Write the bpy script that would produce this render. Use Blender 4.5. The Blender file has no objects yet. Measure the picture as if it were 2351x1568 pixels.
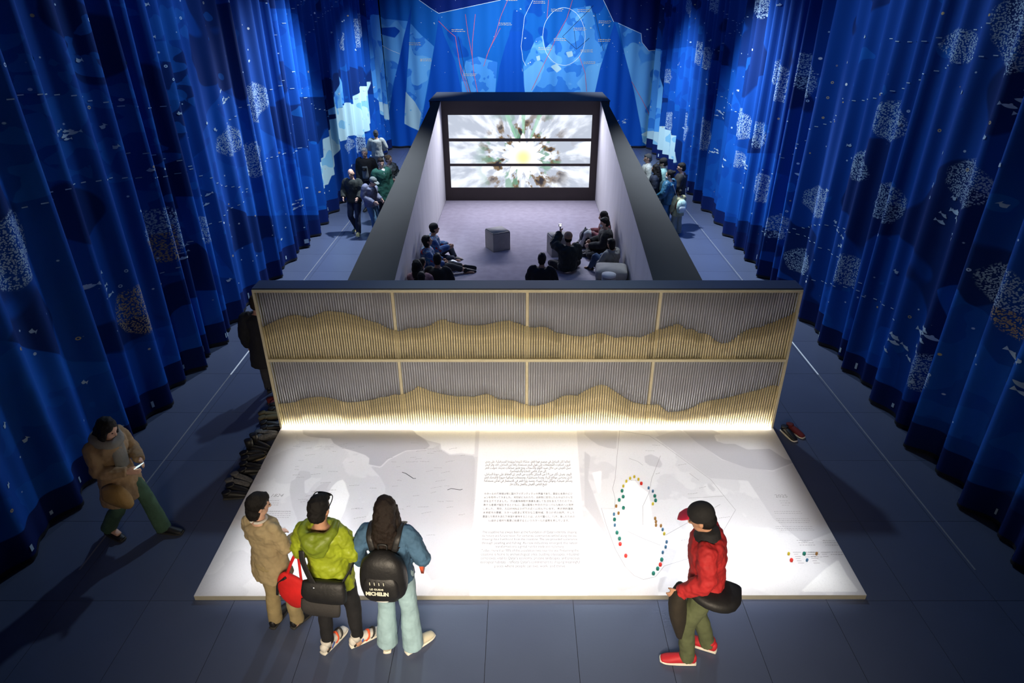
import bpy, bmesh, math, random
import numpy as np
from mathutils import Vector, Matrix, Euler
PI = math.pi
SC = bpy.context.scene
COL = SC.collection

# ------------------------------------------------------------------ camera
cam_d = bpy.data.cameras.new('camera')
cam = bpy.data.objects.new('camera', cam_d)
COL.objects.link(cam)
cam.location = (0, 0, 5.30)
cam.rotation_euler = (math.radians(90 - 27.7426), 0, 0)
cam_d.sensor_fit = 'HORIZONTAL'
cam_d.sensor_width = 36.0
cam_d.lens = 1481.1 / 2351 * 36.0
cam_d.shift_x = -(1192 - 1175.5) / 2351
cam_d.clip_end = 200
SC.camera = cam

# ------------------------------------------------------------------ view, world
SC.view_settings.view_transform = 'Standard'
SC.view_settings.look = 'None'
SC.view_settings.gamma = 1
SC.view_settings.use_curve_mapping = False
SC.view_settings.exposure = 0.0
w = bpy.data.worlds.new('world'); SC.world = w
w.use_nodes = True
w.node_tree.nodes['Background'].inputs[0].default_value = (0.02, 0.06, 0.25, 1)
w.node_tree.nodes['Background'].inputs[1].default_value = 0.0

# ------------------------------------------------------------------ lamps
def aim(o, target):
    d = Vector(target) - Vector(o.location)
    o.rotation_euler = d.to_track_quat('-Z', 'Y').to_euler()
def area(name, loc, target, sx, sy, power, col, spread=180):
    l = bpy.data.lights.new(name, 'AREA'); l.shape = 'RECTANGLE'
    l.size = sx; l.size_y = sy; l.energy = power; l.color = col; l.spread = math.radians(spread)
    o = bpy.data.objects.new(name, l); COL.objects.link(o); o.location = loc; aim(o, target)
    o['kind'] = 'structure'
    return o
def spot(name, loc, target, power, col, angle, blend=1.0, size=.15):
    l = bpy.data.lights.new(name, 'SPOT'); l.energy = power; l.color = col
    l.spot_size = math.radians(angle); l.spot_blend = blend; l.shadow_soft_size = size
    o = bpy.data.objects.new(name, l); COL.objects.link(o); o.location = loc; aim(o, target)
    o['kind'] = 'structure'
    return o
COOL = (.80, .90, 1.0)
BLUE = (.35, .55, 1.0)
# framing projectors over the map platform (a full wash and a front wash)
area('platform_projector', (0.11, 5.80, 7.3), (0.11, 5.802, 0), 6.35, 2.50, 46, (.975, .985, 1.0), 5)
area('platform_front_projector', (0.11, 5.05, 7.3), (0.11, 5.052, 0), 4.9, .9, 25, (.975, .985, 1.0), 17)
# curtain washers under the ceiling
spot('curtain_washer_left', (-2.3, 16.5, 6.3), (-5.2, 14.6, 1.7), 3600, COOL, 88)
spot('curtain_washer_right', (2.4, 16.5, 6.3), (5.3, 14.8, 1.7), 3600, COOL, 88)
spot('curtain_washer_left_far', (-1.6, 21.5, 6.3), (-5.0, 22.3, 1.0), 3400, COOL, 80)
spot('curtain_washer_right_far', (1.6, 21.5, 6.3), (5.1, 22.3, 1.0), 3400, COOL, 80)
spot('curtain_washer_back', (0.0, 21.5, 6.6), (0.0, 27.1, 2.2), 2700, COOL, 100)
spot('curtain_washer_left_near', (-1.6, 12.2, 7.4), (-5.2, 8.0, 1.8), 800, (.62, .82, 1.0), 100)
spot('curtain_washer_right_near', (1.7, 12.2, 7.4), (5.3, 8.0, 1.8), 800, (.62, .82, 1.0), 100)
# added ambient fill, no real fixture: dim blue light below the ceiling
area('ambient_fill', (0, 17, 7.9), (0, 17.01, 0), 9, 15, 130, (.17, .38, 1.0))
spot('aisle_fill_left', (-3.6, 15.0, 6.4), (-4.0, 15.2, 0), 420, (.62, .80, 1.0), 75)  # pair of added fill spots that brighten the far aisle floor
spot('aisle_fill_right', (3.7, 15.0, 6.4), (4.1, 15.2, 0), 420, (.55, .76, 1.0), 75)
# added fill at the lip of the end wall, boosts the screens' light on the carpet
area('pavilion_fill', (0.04, 19.0, 2.62), (0.04, 14.5, 0), 3.6, .10, 150, (.82, .84, 1.0), 150)
# warm fill added behind the visitors to light their backs
area('warm_back_fill', (0.0, -0.5, 3.4), (0.0, 4.2, 0.6), 3.6, 1.2, 95, (1.0, .84, .64), 62)

# ------------------------------------------------------------------ helpers
MATS = {}
def nd(nt, t, **kw):
    n = nt.nodes.new(t)
    for k, v in kw.items(): setattr(n, k, v)
    return n
def srgb(r, g, b):
    f = lambda c: (c / 255 / 12.92) if c <= 10 else ((c / 255 + .055) / 1.055) ** 2.4
    return (f(r), f(g), f(b))
def pm(name, col, rough=.7, var=.12, scale=8, bump=.0, bscale=60, metal=0, spec=.4, stretch=None, emit=None, estr=0, trans=0):
    """procedural principled material: noise in the colour, noise bump"""
    if name in MATS: return MATS[name]
    m = bpy.data.materials.new(name); m.use_nodes = True; nt = m.node_tree
    b = nt.nodes['Principled BSDF']
    tc = nd(nt, 'ShaderNodeTexCoord'); vec = tc.outputs['Object']
    if stretch:
        mp = nd(nt, 'ShaderNodeMapping'); mp.inputs['Scale'].default_value = stretch
        nt.links.new(vec, mp.inputs[0]); vec = mp.outputs[0]
    n = nd(nt, 'ShaderNodeTexNoise'); n.inputs['Scale'].default_value = scale; n.inputs['Detail'].default_value = 4
    nt.links.new(vec, n.inputs['Vector'])
    r = nd(nt, 'ShaderNodeValToRGB')
    r.color_ramp.elements[0].position = .3; r.color_ramp.elements[1].position = .7
    r.color_ramp.elements[0].color = tuple(c * (1 - var) for c in col) + (1,)
    r.color_ramp.elements[1].color = tuple(min(1, c * (1 + var)) for c in col) + (1,)
    nt.links.new(n.outputs['Fac'], r.inputs[0]); nt.links.new(r.outputs[0], b.inputs['Base Color'])
    b.inputs['Roughness'].default_value = rough; b.inputs['Metallic'].default_value = metal
    b.inputs['Specular IOR Level'].default_value = spec
    if trans: b.inputs['Transmission Weight'].default_value = trans
    if bump:
        n2 = nd(nt, 'ShaderNodeTexNoise'); n2.inputs['Scale'].default_value = bscale; n2.inputs['Detail'].default_value = 3
        nt.links.new(vec, n2.inputs['Vector'])
        bp = nd(nt, 'ShaderNodeBump'); bp.inputs['Strength'].default_value = bump; bp.inputs['Distance'].default_value = .01
        nt.links.new(n2.outputs['Fac'], bp.inputs['Height']); nt.links.new(bp.outputs[0], b.inputs['Normal'])
    if emit:
        b.inputs['Emission Color'].default_value = emit + (1,); b.inputs['Emission Strength'].default_value = estr
    MATS[name] = m
    return m

def tag(o, label=None, cat=None, group=None, kind=None):
    if label: o['label'] = label
    if cat: o['category'] = cat
    if group: o['group'] = group
    if kind: o['kind'] = kind
    return o
def link_mesh(name, me, mat=None, parent=None, smooth=False):
    o = bpy.data.objects.new(name, me); COL.objects.link(o)
    if mat and not me.materials: me.materials.append(mat)
    if smooth and len(me.polygons): me.polygons.foreach_set('use_smooth', [True] * len(me.polygons))
    if parent: o.parent = parent
    return o
def obj(name, bm, mat=None, parent=None, smooth=False):
    me = bpy.data.meshes.new(name); bmesh.ops.recalc_face_normals(bm, faces=bm.faces); bm.to_mesh(me); bm.free()
    return link_mesh(name, me, mat, parent, smooth)
def raw(name, verts, faces, mat=None, parent=None, smooth=False):
    me = bpy.data.meshes.new(name); me.from_pydata(verts, [], faces); me.update()
    return link_mesh(name, me, mat, parent, smooth)
def empty(name, loc, label, cat, rotz=0, group=None):
    o = bpy.data.objects.new(name, None); COL.objects.link(o); o.empty_display_size = .1
    o.location = loc; o.rotation_euler = (0, 0, rotz)
    return tag(o, label, cat, group)
def box(bm, x0, x1, y0, y1, z0, z1, M=None):
    vs = [Vector((x, y, z)) for z in (z0, z1) for y in (y0, y1) for x in (x0, x1)]
    if M: vs = [M @ v for v in vs]
    v = [bm.verts.new(c) for c in vs]
    for f in ((0, 2, 3, 1), (4, 5, 7, 6), (0, 1, 5, 4), (2, 6, 7, 3), (0, 4, 6, 2), (1, 3, 7, 5)): bm.faces.new([v[i] for i in f])
def bx(name, x0, x1, y0, y1, z0, z1, mat, parent=None, bevel=0, M=None):
    bm = bmesh.new(); box(bm, x0, x1, y0, y1, z0, z1, M)
    if bevel: bmesh.ops.bevel(bm, geom=bm.edges[:], offset=bevel, segments=2, affect='EDGES', profile=.6)
    return obj(name, bm, mat, parent)
def cat_rom(P, n):
    """Catmull-Rom resampling of a list of tuples (any length)"""
    P = [np.array(p, float) for p in P]; out = []
    for i in range(len(P) - 1):
        p0 = P[i - 1] if i else 2 * P[0] - P[1]
        p3 = P[i + 2] if i + 2 < len(P) else 2 * P[-1] - P[-2]
        for k in range(n):
            t = k / n
            out.append(.5 * (2 * P[i] + (P[i + 1] - p0) * t + (2 * p0 - 5 * P[i] + 4 * P[i + 1] - p3) * t * t + (3 * P[i] - p0 - 3 * P[i + 1] + p3) * t ** 3))
    out.append(P[-1]); return out
def loft(bm, pts, rad, xdir=(1, 0, 0), sub=3, seg=12, power=2.0, capk=.5):
    """closed tube of elliptical (or squarish, power>2) rings along a smooth path"""
    rad = [(r, r) if not hasattr(r, '__len__') else r for r in rad]
    Q = cat_rom([tuple(p) + tuple(r) for p, r in zip(pts, rad)], sub)
    C = [Vector(q[:3]) for q in Q]; R = [(max(q[3], .002), max(q[4], .002)) for q in Q]
    xd = Vector(xdir); rings = []; n = len(C)
    def ring(c, X, Y, a, b):
        out = []
        for k in range(seg):
            t = 2 * PI * k / seg; ct, st = math.cos(t), math.sin(t)
            if power != 2.0:
                ct = math.copysign(abs(ct) ** (2 / power), ct); st = math.copysign(abs(st) ** (2 / power), st)
            out.append(bm.verts.new(c + X * (a * ct) + Y * (b * st)))
        return out
    frames = []
    for i in range(n):
        T = (C[min(i + 1, n - 1)] - C[max(i - 1, 0)])
        T = T.normalized() if T.length > 1e-9 else Vector((0, 0, 1))
        X = xd - T * xd.dot(T)
        if X.length < 1e-4: X = T.orthogonal()
        X.normalize(); frames.append((T, X, T.cross(X)))
    T, X, Y = frames[0]; a, b = R[0]; k = capk * min(a, b) * 2
    s = bm.verts.new(C[0] - T * k * .5)
    rings.append(ring(C[0] - T * k * .35, X, Y, a * .62, b * .62))
    for i in range(n): rings.append(ring(C[i], frames[i][1], frames[i][2], *R[i]))
    T, X, Y = frames[-1]; a, b = R[-1]; k = capk * min(a, b) * 2
    rings.append(ring(C[-1] + T * k * .35, X, Y, a * .62, b * .62))
    e = bm.verts.new(C[-1] + T * k * .5)
    for r0, r1 in zip(rings, rings[1:]):
        for k in range(seg): bm.faces.new((r0[k], r0[(k + 1) % seg], r1[(k + 1) % seg], r1[k]))
    for k in range(seg):
        bm.faces.new((s, rings[0][(k + 1) % seg], rings[0][k])); bm.faces.new((e, rings[-1][k], rings[-1][(k + 1) % seg]))
def ball(bm, c, r, M=None, sub=3):
    r = (r, r, r) if not hasattr(r, '__len__') else r
    mm = Matrix.Translation(Vector(c)) @ Matrix.Diagonal((*r, 1))
    if M: mm = M @ mm
    bmesh.ops.create_icosphere(bm, subdivisions=sub, radius=1, matrix=mm)

POLY = {'L':{'mid':[[(24.71,5.53),(24.69,4.78),(24.6,3.74),(24.37,2.77),(23.97,1.42),(22.18,1.27),(25.69,-0.16),(32.84,-0.67),(36.16,5.64)],[(5.4,2.52),(5.81,2.26),(6.11,2.03),(6.49,1.72),(6.72,1.5),(7.08,1.3),(7.16,1.33),(7.77,1.1),(7.85,1.17),(8.32,0.99),(8.39,1.06),(8.88,1.01),(9.06,1.18),(9.58,1.09),(9.67,1.15),(10.25,0.93),(10.7,0.55),(10.84,0.32),(11.35,-0.01),(11.6,-0.56),(9.32,-0.57),(7.65,-0.34),(5.95,-0.33),(3.99,-0.11)],[(9.84,2.66),(10.56,2.46),(10.75,1.56),(10.97,0.81),(10.23,1.22),(9.86,1.98)],[(12.11,4.04),(13.65,3.09),(16.05,1.38),(16.98,0.22),(12.14,1.64),(10.36,2.77)],[(15.16,5.19),(16.53,5.18),(18.21,4.57),(18.2,3.06),(16.17,3.31),(15.43,4.54)]],'light':[[(24.66,4.73),(25.94,4.93),(27.47,4.86),(29.6,3.69),(28.6,1.79),(26.67,1.14),(25.12,1.92),(24.44,2.76),(24.6,3.74)],[(20.36,3.49),(20.61,3),(20.61,2.61),(19.53,2.52),(18.46,2.5),(19.84,3.05)]],'pale':[[(24.15,2.88),(23.73,1.55),(22.89,1.37),(22.01,1.33),(20.96,1.61),(19.72,1.63),(19.35,1.82),(18.48,1.06),(17.98,1.03),(17.87,0.82),(17.1,0.85),(17.05,1.13),(17.14,1.55),(17.83,1.58),(17.87,2.05),(18.58,2.18),(18.69,2.39),(19.19,2.42),(19.49,2.76),(19.75,2.57),(20.38,2.56),(20.75,2.61),(21.41,2.47),(22.07,2.8),(22.6,2.87),(23.62,2.76)],[(25.25,1.91),(25.69,2),(27.53,1.6),(26.83,1.14),(25.83,1.48)]],'coral':[[(12.55,2.99),(12.43,2.86),(12.13,2.84),(11.83,2.89),(11.64,3.01),(11.7,3.15),(11.84,3.24),(12.06,3.34),(12.34,3.25),(12.53,3.13)],[(14.1,3.48),(13.84,3.31),(13.56,3.19),(13.3,3.27),(13.13,3.4),(13.21,3.59),(13.33,3.78),(13.61,3.89),(13.88,3.83),(14.08,3.7)],[(13.4,2.47),(13.18,2.36),(12.95,2.24),(12.71,2.32),(12.61,2.47),(12.65,2.63),(12.73,2.81),(12.99,2.85),(13.26,2.82),(13.44,2.68)],[(9.65,2.13),(9.45,1.9),(9.12,1.91),(8.83,1.97),(8.73,2.2),(8.7,2.45),(8.91,2.64),(9.21,2.63),(9.45,2.56),(9.6,2.39)],[(10.69,1.82),(10.52,1.74),(10.33,1.72),(10.16,1.8),(10.04,1.9),(10.05,2.03),(10.16,2.11),(10.33,2.14),(10.53,2.08),(10.68,1.97)],[(6.62,2.93),(6.48,2.73),(6.29,2.65),(6.15,2.7),(6.13,2.88),(6.22,3.07),(6.33,3.27),(6.5,3.37),(6.65,3.32),(6.67,3.14)],[(8.39,1.4),(8.2,1.32),(8,1.26),(7.81,1.38),(7.73,1.54),(7.77,1.69),(7.84,1.85),(8.06,1.89),(8.23,1.73),(8.41,1.6)],[(23.74,4.47),(23.47,4.23),(23.14,4.07),(22.77,4.02),(22.56,4.21),(22.74,4.5),(22.9,4.78),(23.25,4.87),(23.63,4.95),(23.76,4.73)],[(21.27,4.32),(21.14,4.16),(20.98,4.1),(20.83,4.07),(20.82,4.2),(20.87,4.34),(20.95,4.49),(21.09,4.53),(21.21,4.54),(21.27,4.46)],[(20.79,1.3),(20.6,1.21),(20.38,1.18),(20.1,1.17),(20,1.32),(19.92,1.47),(20.09,1.6),(20.36,1.62),(20.61,1.58),(20.77,1.46)],[(22.09,1.13),(21.91,1),(21.62,0.95),(21.34,1.01),(21.11,1.13),(21.16,1.3),(21.33,1.42),(21.59,1.49),(21.85,1.41),(22.02,1.29)]]},'B':{'navy':[[(-3.67,6.28),(-3.73,5.37),(-3.02,4.93),(-0.69,5.37),(-0.68,6.28)],[(3.07,6.28),(3.13,5.37),(3.57,4.64),(3.73,4.61),(4.64,4.25),(4.7,3.94),(4.97,3.65),(5.29,3.66),(5.87,3.75),(6.11,6.28)]],'light':[[(-5.5,5),(-5.1,4.76),(-4.15,4.67),(-4.35,4.19),(-4.57,3.5),(-4.94,2.44),(-5.28,1.11),(-5.7,1.49),(-6.09,1.6),(-6.14,2.64),(-5.95,3.35)],[(-4.11,4.62),(-3.71,4.19),(-3.25,3.8),(-3.54,2.64),(-3.93,1.06),(-4.07,0.67),(-4.65,0.94),(-4.46,2.23),(-4.21,3.94)],[(-2.28,2.59),(-2.08,3.3),(-1.59,3.45),(-0.83,3.25),(-0.97,1.81),(-2.25,1.81)],[(0.21,1.81),(0.15,3.1),(0.63,4.09),(0.9,4.19),(1.01,3.75),(1.54,4.28),(1.99,5.09),(2.67,5.19),(2.79,4.9),(3.12,3.8),(3.47,4.14),(3.16,3.05),(2.95,1.81)],[(3.73,4.6),(4.64,4.24),(4.73,3.9),(4.97,3.65),(5.88,3.72),(6.23,0.51),(5.04,0.34),(4.55,2.12),(4.05,3.55)]],'pale':[[(-4.52,2.23),(-4.16,1.81),(-3.91,1.38),(-4.07,0.67),(-4.65,0.94)],[(-5.68,1.7),(-5.19,1.81),(-5.32,1.08),(-5.63,1.38)],[(1.19,3.1),(1.46,3.2),(1.68,3),(1.47,2.85)],[(-0.23,2.95),(-0.12,3.18),(0.04,3.21),(0.15,2.95),(0.07,2.72),(-0.12,2.74)],[(1.77,3.6),(2.04,3.65),(2.1,3.45),(1.89,3.4)],[(0.64,3.45),(0.8,3.5),(0.83,3.3),(0.69,3.28)],[(4.8,0.51),(5.35,0.73),(6.21,0.67),(6.31,-0.16),(5.43,-0.05),(5.05,0.23)]],'deep':[[(-3.97,5.37),(-4.2,4.04),(-4.65,0.94),(-4.07,0.66),(-4.32,-0.28),(-5.42,-0.28),(-5.23,1.38),(-4.86,2.69),(-4.42,4.09)],[(-3.03,4.86),(-2.85,4.19),(-2.47,3.3),(-2.22,1.91),(-2.89,1.38),(-4.02,0.62),(-3.63,2.23),(-3.25,3.8)],[(-0.33,4.33),(0.09,4.33),(0.11,3.1),(0.28,1.81),(-0.99,1.81),(-0.78,3.05),(-0.55,3.8)],[(3.6,4.67),(4.05,3.55),(4.55,2.12),(5.05,0.29),(4.92,-0.28),(3.41,-0.28),(2.93,1.81),(3.16,3.05)],[(-5.59,4.43),(-4.7,4.48),(-4.5,4.33),(-4.74,4.09),(-5.42,4.24)]]},'R':{'light':[[(38.97,4.31),(31.43,4.09),(31.02,3.66),(29.22,3.5),(27.26,3.76),(26.23,3.71),(25.72,2.38),(25.11,1.73),(25.23,1.22),(25.46,0.87),(28.56,0.34),(31,1.49),(34.57,2.67)]],'pale':[[(25.22,1.19),(24.38,1.31),(23.6,1.2),(22.83,1.26),(22.54,0.92),(21.99,0.9),(21.9,0.53),(24.75,0.04),(25.11,0.73)],[(28.56,0.34),(26.3,0.86),(25.34,0.9),(25.37,0.17),(26.83,0.15),(28.4,0.02)]],'mid':[[(20.45,2.79),(18.5,2.6),(15.39,2.19),(13.73,2.52),(12.77,2.18),(12.26,1.21),(18.06,0.09),(21.85,0.42),(21.38,1.84)],[(26.42,3.72),(21.84,4.11),(17.34,3.82),(16.54,2.95),(20.86,2.25),(25.11,2.21)],[(10.49,0.88),(10.14,1.03),(9.72,1.11),(9.6,0.99),(9.42,0.82),(9.19,0.58),(9.13,0.29),(9.78,0.12),(10.16,0.2),(10.58,0.35)],[(8.62,1.04),(8.33,1.1),(8.07,1.05),(7.89,0.86),(7.86,0.44),(8.11,0.38),(8.72,0.14),(9.13,0.29),(8.76,0.56)],[(7.56,2.08),(7.44,2.19),(7.26,2.28),(7.01,2.31),(6.93,2.17),(6.72,2.07),(6.52,1.96),(6.33,1.7),(6.2,1.72),(6.04,1.92),(5.87,2.21),(5.12,1.83),(5.11,0.75),(7.03,0.53),(7.27,1.17),(7.33,1.64)]],'coral':[[(22.37,5.17),(22.4,5.02),(22.52,4.92),(22.73,4.96),(22.94,5.02),(23.1,5.17),(23.06,5.3),(23,5.42),(22.78,5.42),(22.59,5.3)],[(19.29,5.23),(19.33,5.13),(19.46,5.06),(19.7,5.07),(19.95,5.12),(20.09,5.23),(19.99,5.31),(19.85,5.37),(19.64,5.4),(19.39,5.34)],[(15.6,5.22),(15.6,5.1),(15.78,5.02),(16.08,5.03),(16.35,5.1),(16.49,5.21),(16.47,5.33),(16.29,5.41),(15.99,5.39),(15.73,5.33)],[(20.41,4.02),(20.46,3.86),(20.52,3.71),(20.72,3.68),(20.95,3.81),(21.09,3.98),(21.18,4.17),(21.01,4.25),(20.81,4.25),(20.6,4.18)],[(19.34,3.93),(19.4,3.78),(19.5,3.67),(19.73,3.65),(20.01,3.7),(20.14,3.87),(20.2,4.06),(19.98,4.13),(19.76,4.16),(19.5,4.09)],[(24.09,3),(24.17,2.86),(24.38,2.78),(24.65,2.76),(24.95,2.78),(25.06,2.91),(25.12,3.05),(24.9,3.16),(24.57,3.14),(24.32,3.1)],[(13.8,3.93),(13.76,3.7),(13.85,3.53),(14.09,3.55),(14.31,3.68),(14.49,3.86),(14.6,4.11),(14.43,4.21),(14.24,4.24),(14.01,4.13)],[(12.54,4.15),(12.51,3.96),(12.57,3.79),(12.82,3.83),(13.02,3.93),(13.26,4.08),(13.29,4.3),(13.17,4.46),(12.92,4.42),(12.67,4.35)],[(20.8,1.86),(20.84,1.6),(20.9,1.37),(21.17,1.3),(21.49,1.45),(21.7,1.71),(21.72,1.96),(21.6,2.15),(21.34,2.17),(21.08,2.04)],[(18.54,2.04),(18.57,1.81),(18.7,1.58),(19.08,1.6),(19.48,1.59),(19.71,1.84),(19.76,2.12),(19.51,2.33),(19.12,2.39),(18.76,2.25)],[(15.63,2.77),(15.52,2.59),(15.8,2.46),(16.1,2.4),(16.46,2.43),(16.65,2.61),(16.62,2.8),(16.45,3),(16.07,3.02),(15.76,2.93)],[(14.5,2.76),(14.43,2.61),(14.6,2.51),(14.82,2.44),(15.04,2.52),(15.16,2.65),(15.2,2.79),(15.08,2.93),(14.83,2.92),(14.59,2.91)],[(15.66,2.01),(15.67,1.89),(15.78,1.79),(15.96,1.8),(16.14,1.79),(16.27,1.88),(16.2,1.99),(16.12,2.07),(15.96,2.1),(15.79,2.09)],[(13.81,1.79),(13.79,1.62),(13.92,1.45),(14.2,1.44),(14.43,1.47),(14.59,1.59),(14.59,1.76),(14.44,1.89),(14.21,2.02),(13.93,1.96)],[(11.13,2.21),(11.08,2.07),(11.23,1.93),(11.46,1.87),(11.7,1.89),(11.88,2),(11.87,2.18),(11.69,2.31),(11.46,2.36),(11.24,2.33)],[(23.65,1.58),(23.59,1.42),(23.69,1.28),(23.91,1.27),(24.11,1.35),(24.25,1.48),(24.28,1.64),(24.19,1.77),(23.97,1.82),(23.76,1.72)],[(8.31,4.85),(8.33,4.75),(8.46,4.69),(8.63,4.68),(8.81,4.72),(8.94,4.81),(8.9,4.91),(8.8,4.98),(8.61,4.98),(8.45,4.92)],[(7.47,4.98),(7.39,4.75),(7.49,4.67),(7.6,4.62),(7.79,4.74),(7.98,4.95),(8.06,5.21),(7.95,5.3),(7.83,5.35),(7.62,5.2)],[(9.4,3.82),(9.37,3.69),(9.49,3.6),(9.64,3.52),(9.85,3.59),(10.01,3.72),(10.01,3.88),(9.88,3.99),(9.69,4.02),(9.5,3.95)],[(9.94,3.07),(9.89,2.95),(10.03,2.86),(10.19,2.82),(10.4,2.82),(10.46,2.96),(10.47,3.08),(10.37,3.17),(10.21,3.26),(10.04,3.17)],[(7.41,3.45),(7.33,3.31),(7.47,3.23),(7.62,3.13),(7.82,3.19),(7.98,3.31),(8,3.48),(7.85,3.59),(7.67,3.64),(7.51,3.55)],[(8.88,2.82),(8.9,2.66),(9.01,2.52),(9.24,2.5),(9.48,2.48),(9.66,2.6),(9.56,2.77),(9.46,2.9),(9.25,2.98),(9.02,2.95)],[(12.31,1.37),(12.34,1.24),(12.5,1.11),(12.76,1),(13.05,0.98),(13.16,1.1),(13.13,1.24),(12.95,1.38),(12.68,1.46),(12.43,1.46)],[(11.33,1.03),(11.29,0.92),(11.4,0.77),(11.64,0.71),(11.88,0.68),(11.95,0.8),(11.99,0.92),(11.84,1.06),(11.6,1.14),(11.4,1.12)],[(9.61,1.54),(9.59,1.4),(9.68,1.25),(9.88,1.22),(10.05,1.24),(10.22,1.3),(10.24,1.46),(10.09,1.59),(9.9,1.65),(9.71,1.65)],[(7.04,1.12),(7.03,0.98),(7.14,0.83),(7.31,0.69),(7.51,0.68),(7.62,0.77),(7.67,0.92),(7.55,1.11),(7.32,1.19),(7.12,1.23)],[(6.36,2.61),(6.3,2.45),(6.42,2.31),(6.59,2.26),(6.77,2.28),(6.87,2.39),(6.92,2.54),(6.82,2.67),(6.65,2.72),(6.48,2.71)],[(6.13,2.37),(6.08,2.26),(6.16,2.17),(6.24,2.07),(6.37,2.12),(6.46,2.21),(6.48,2.34),(6.44,2.46),(6.32,2.51),(6.2,2.47)]]}}
SCHOOL = {'L':[(7.54,2.08,1),(9.65,1.74,0.8),(9.27,1.31,0.8),(12.28,3.79,0.8),(10.79,2.38,0.8),(14.97,1.08,0.8),(7.78,3.98,0.7)],'B':[(4.11,1.01,0.8)],'R':[(7.69,1.34,1.1),(7.95,1.04,0.9),(10.35,1.8,0.9),(7.8,2.87,0.9),(18.13,1.71,0.9),(17.04,1.64,0.9),(15.47,1.92,0.9),(12.3,2.24,0.9),(19.36,3.18,0.8),(7.4,4.32,1),(17.99,2.67,0.6),(5.98,1.81,1.2)]}
LINES = {'red':[('B',[(-3.04,4.67),(-2.74,4.38),(-2.43,4.14),(-2.39,3.8),(-2.31,3.2),(-2.11,2.64),(-1.91,2.07)]),('B',[(-2.02,4.9),(-1.94,4.19),(-1.81,3.45),(-1.77,2.85),(-1.63,2.07)]),('B',[(-1.65,4.9),(-1.79,3.94),(-1.81,3.45)]),('B',[(-0.71,4.43),(-1.15,3.7),(-1.38,3.1)]),('B',[(-0.43,5.37),(-0.7,4.81),(-0.93,4.14),(-1.26,3.45)]),('B',[(1.98,5.37),(1.79,4.76),(1.43,4.14),(1.02,3.3),(0.49,2.23)]),('B',[(2.32,3.45),(2.57,2.85),(2.66,2.18)]),('B',[(1.09,5.37),(1.05,4.76)]),('B',[(-2.43,4.14),(-2.27,2.85),(-2.02,2.12)]),('B',[(4.41,2.54),(4.85,1.91),(5.18,1.38),(5.32,1.11)])],'black':[('B',[(2.77,5.19),(2.27,4.72),(1.65,4.14),(2.2,3.7)]),('B',[(2.07,4.43),(2.2,3.7),(2.67,4.09)]),('B',[(2.84,4.95),(3.23,3.65)]),('B',[(-2.32,4.14),(-2.1,2.85),(-1.91,2.12)])],'white':[('B',[(2.51,4.14),(2.5,3.98),(2.48,3.82),(2.44,3.67),(2.37,3.53),(2.29,3.41),(2.19,3.31),(2.08,3.23),(1.96,3.17),(1.83,3.13),(1.7,3.13),(1.57,3.15),(1.44,3.19),(1.32,3.26),(1.21,3.36),(1.11,3.47),(1.03,3.6),(0.97,3.75),(0.93,3.9),(0.9,4.06),(0.9,4.22),(0.92,4.38),(0.95,4.53),(1.01,4.67),(1.09,4.79),(1.18,4.9),(1.28,4.99),(1.39,5.05),(1.51,5.1),(1.64,5.12),(1.77,5.11),(1.89,5.08),(2.01,5.02),(2.13,4.95),(2.23,4.85),(2.32,4.73),(2.39,4.6),(2.45,4.45),(2.49,4.3),(2.51,4.14)]),('B',[(0.51,5.37),(0.2,4.81),(0.07,3.8),(0.15,3.3),(0.27,3.1)]),('B',[(-3.73,5.37),(-3.38,5.14),(-3.02,4.93)]),('B',[(-3.02,4.93),(-1.91,5.14),(-0.69,5.37)]),('B',[(3.13,5.37),(3.57,4.64)]),('B',[(3.73,4.6),(4.64,4.24)]),('B',[(4.64,4.24),(4.7,3.94),(4.97,3.65),(5.23,3.66)]),('B',[(-5.3,3.85),(-4.99,3.7),(-4.6,3.53)])]}
LABELS = [(-5.5,4.28),(-2.34,4.38),(-0.55,4.6),(0.75,5.33),(1.41,5.07),(2.41,5.05),(2.28,4.43),(1.54,4.07),(0.96,3.75),(2.58,3.67),(3.22,4.67),(3.24,4.04),(2.71,3.25),(-4,3.92),(-3.61,3.35),(-0.28,5.42),(-1.94,2.82)]
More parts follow.
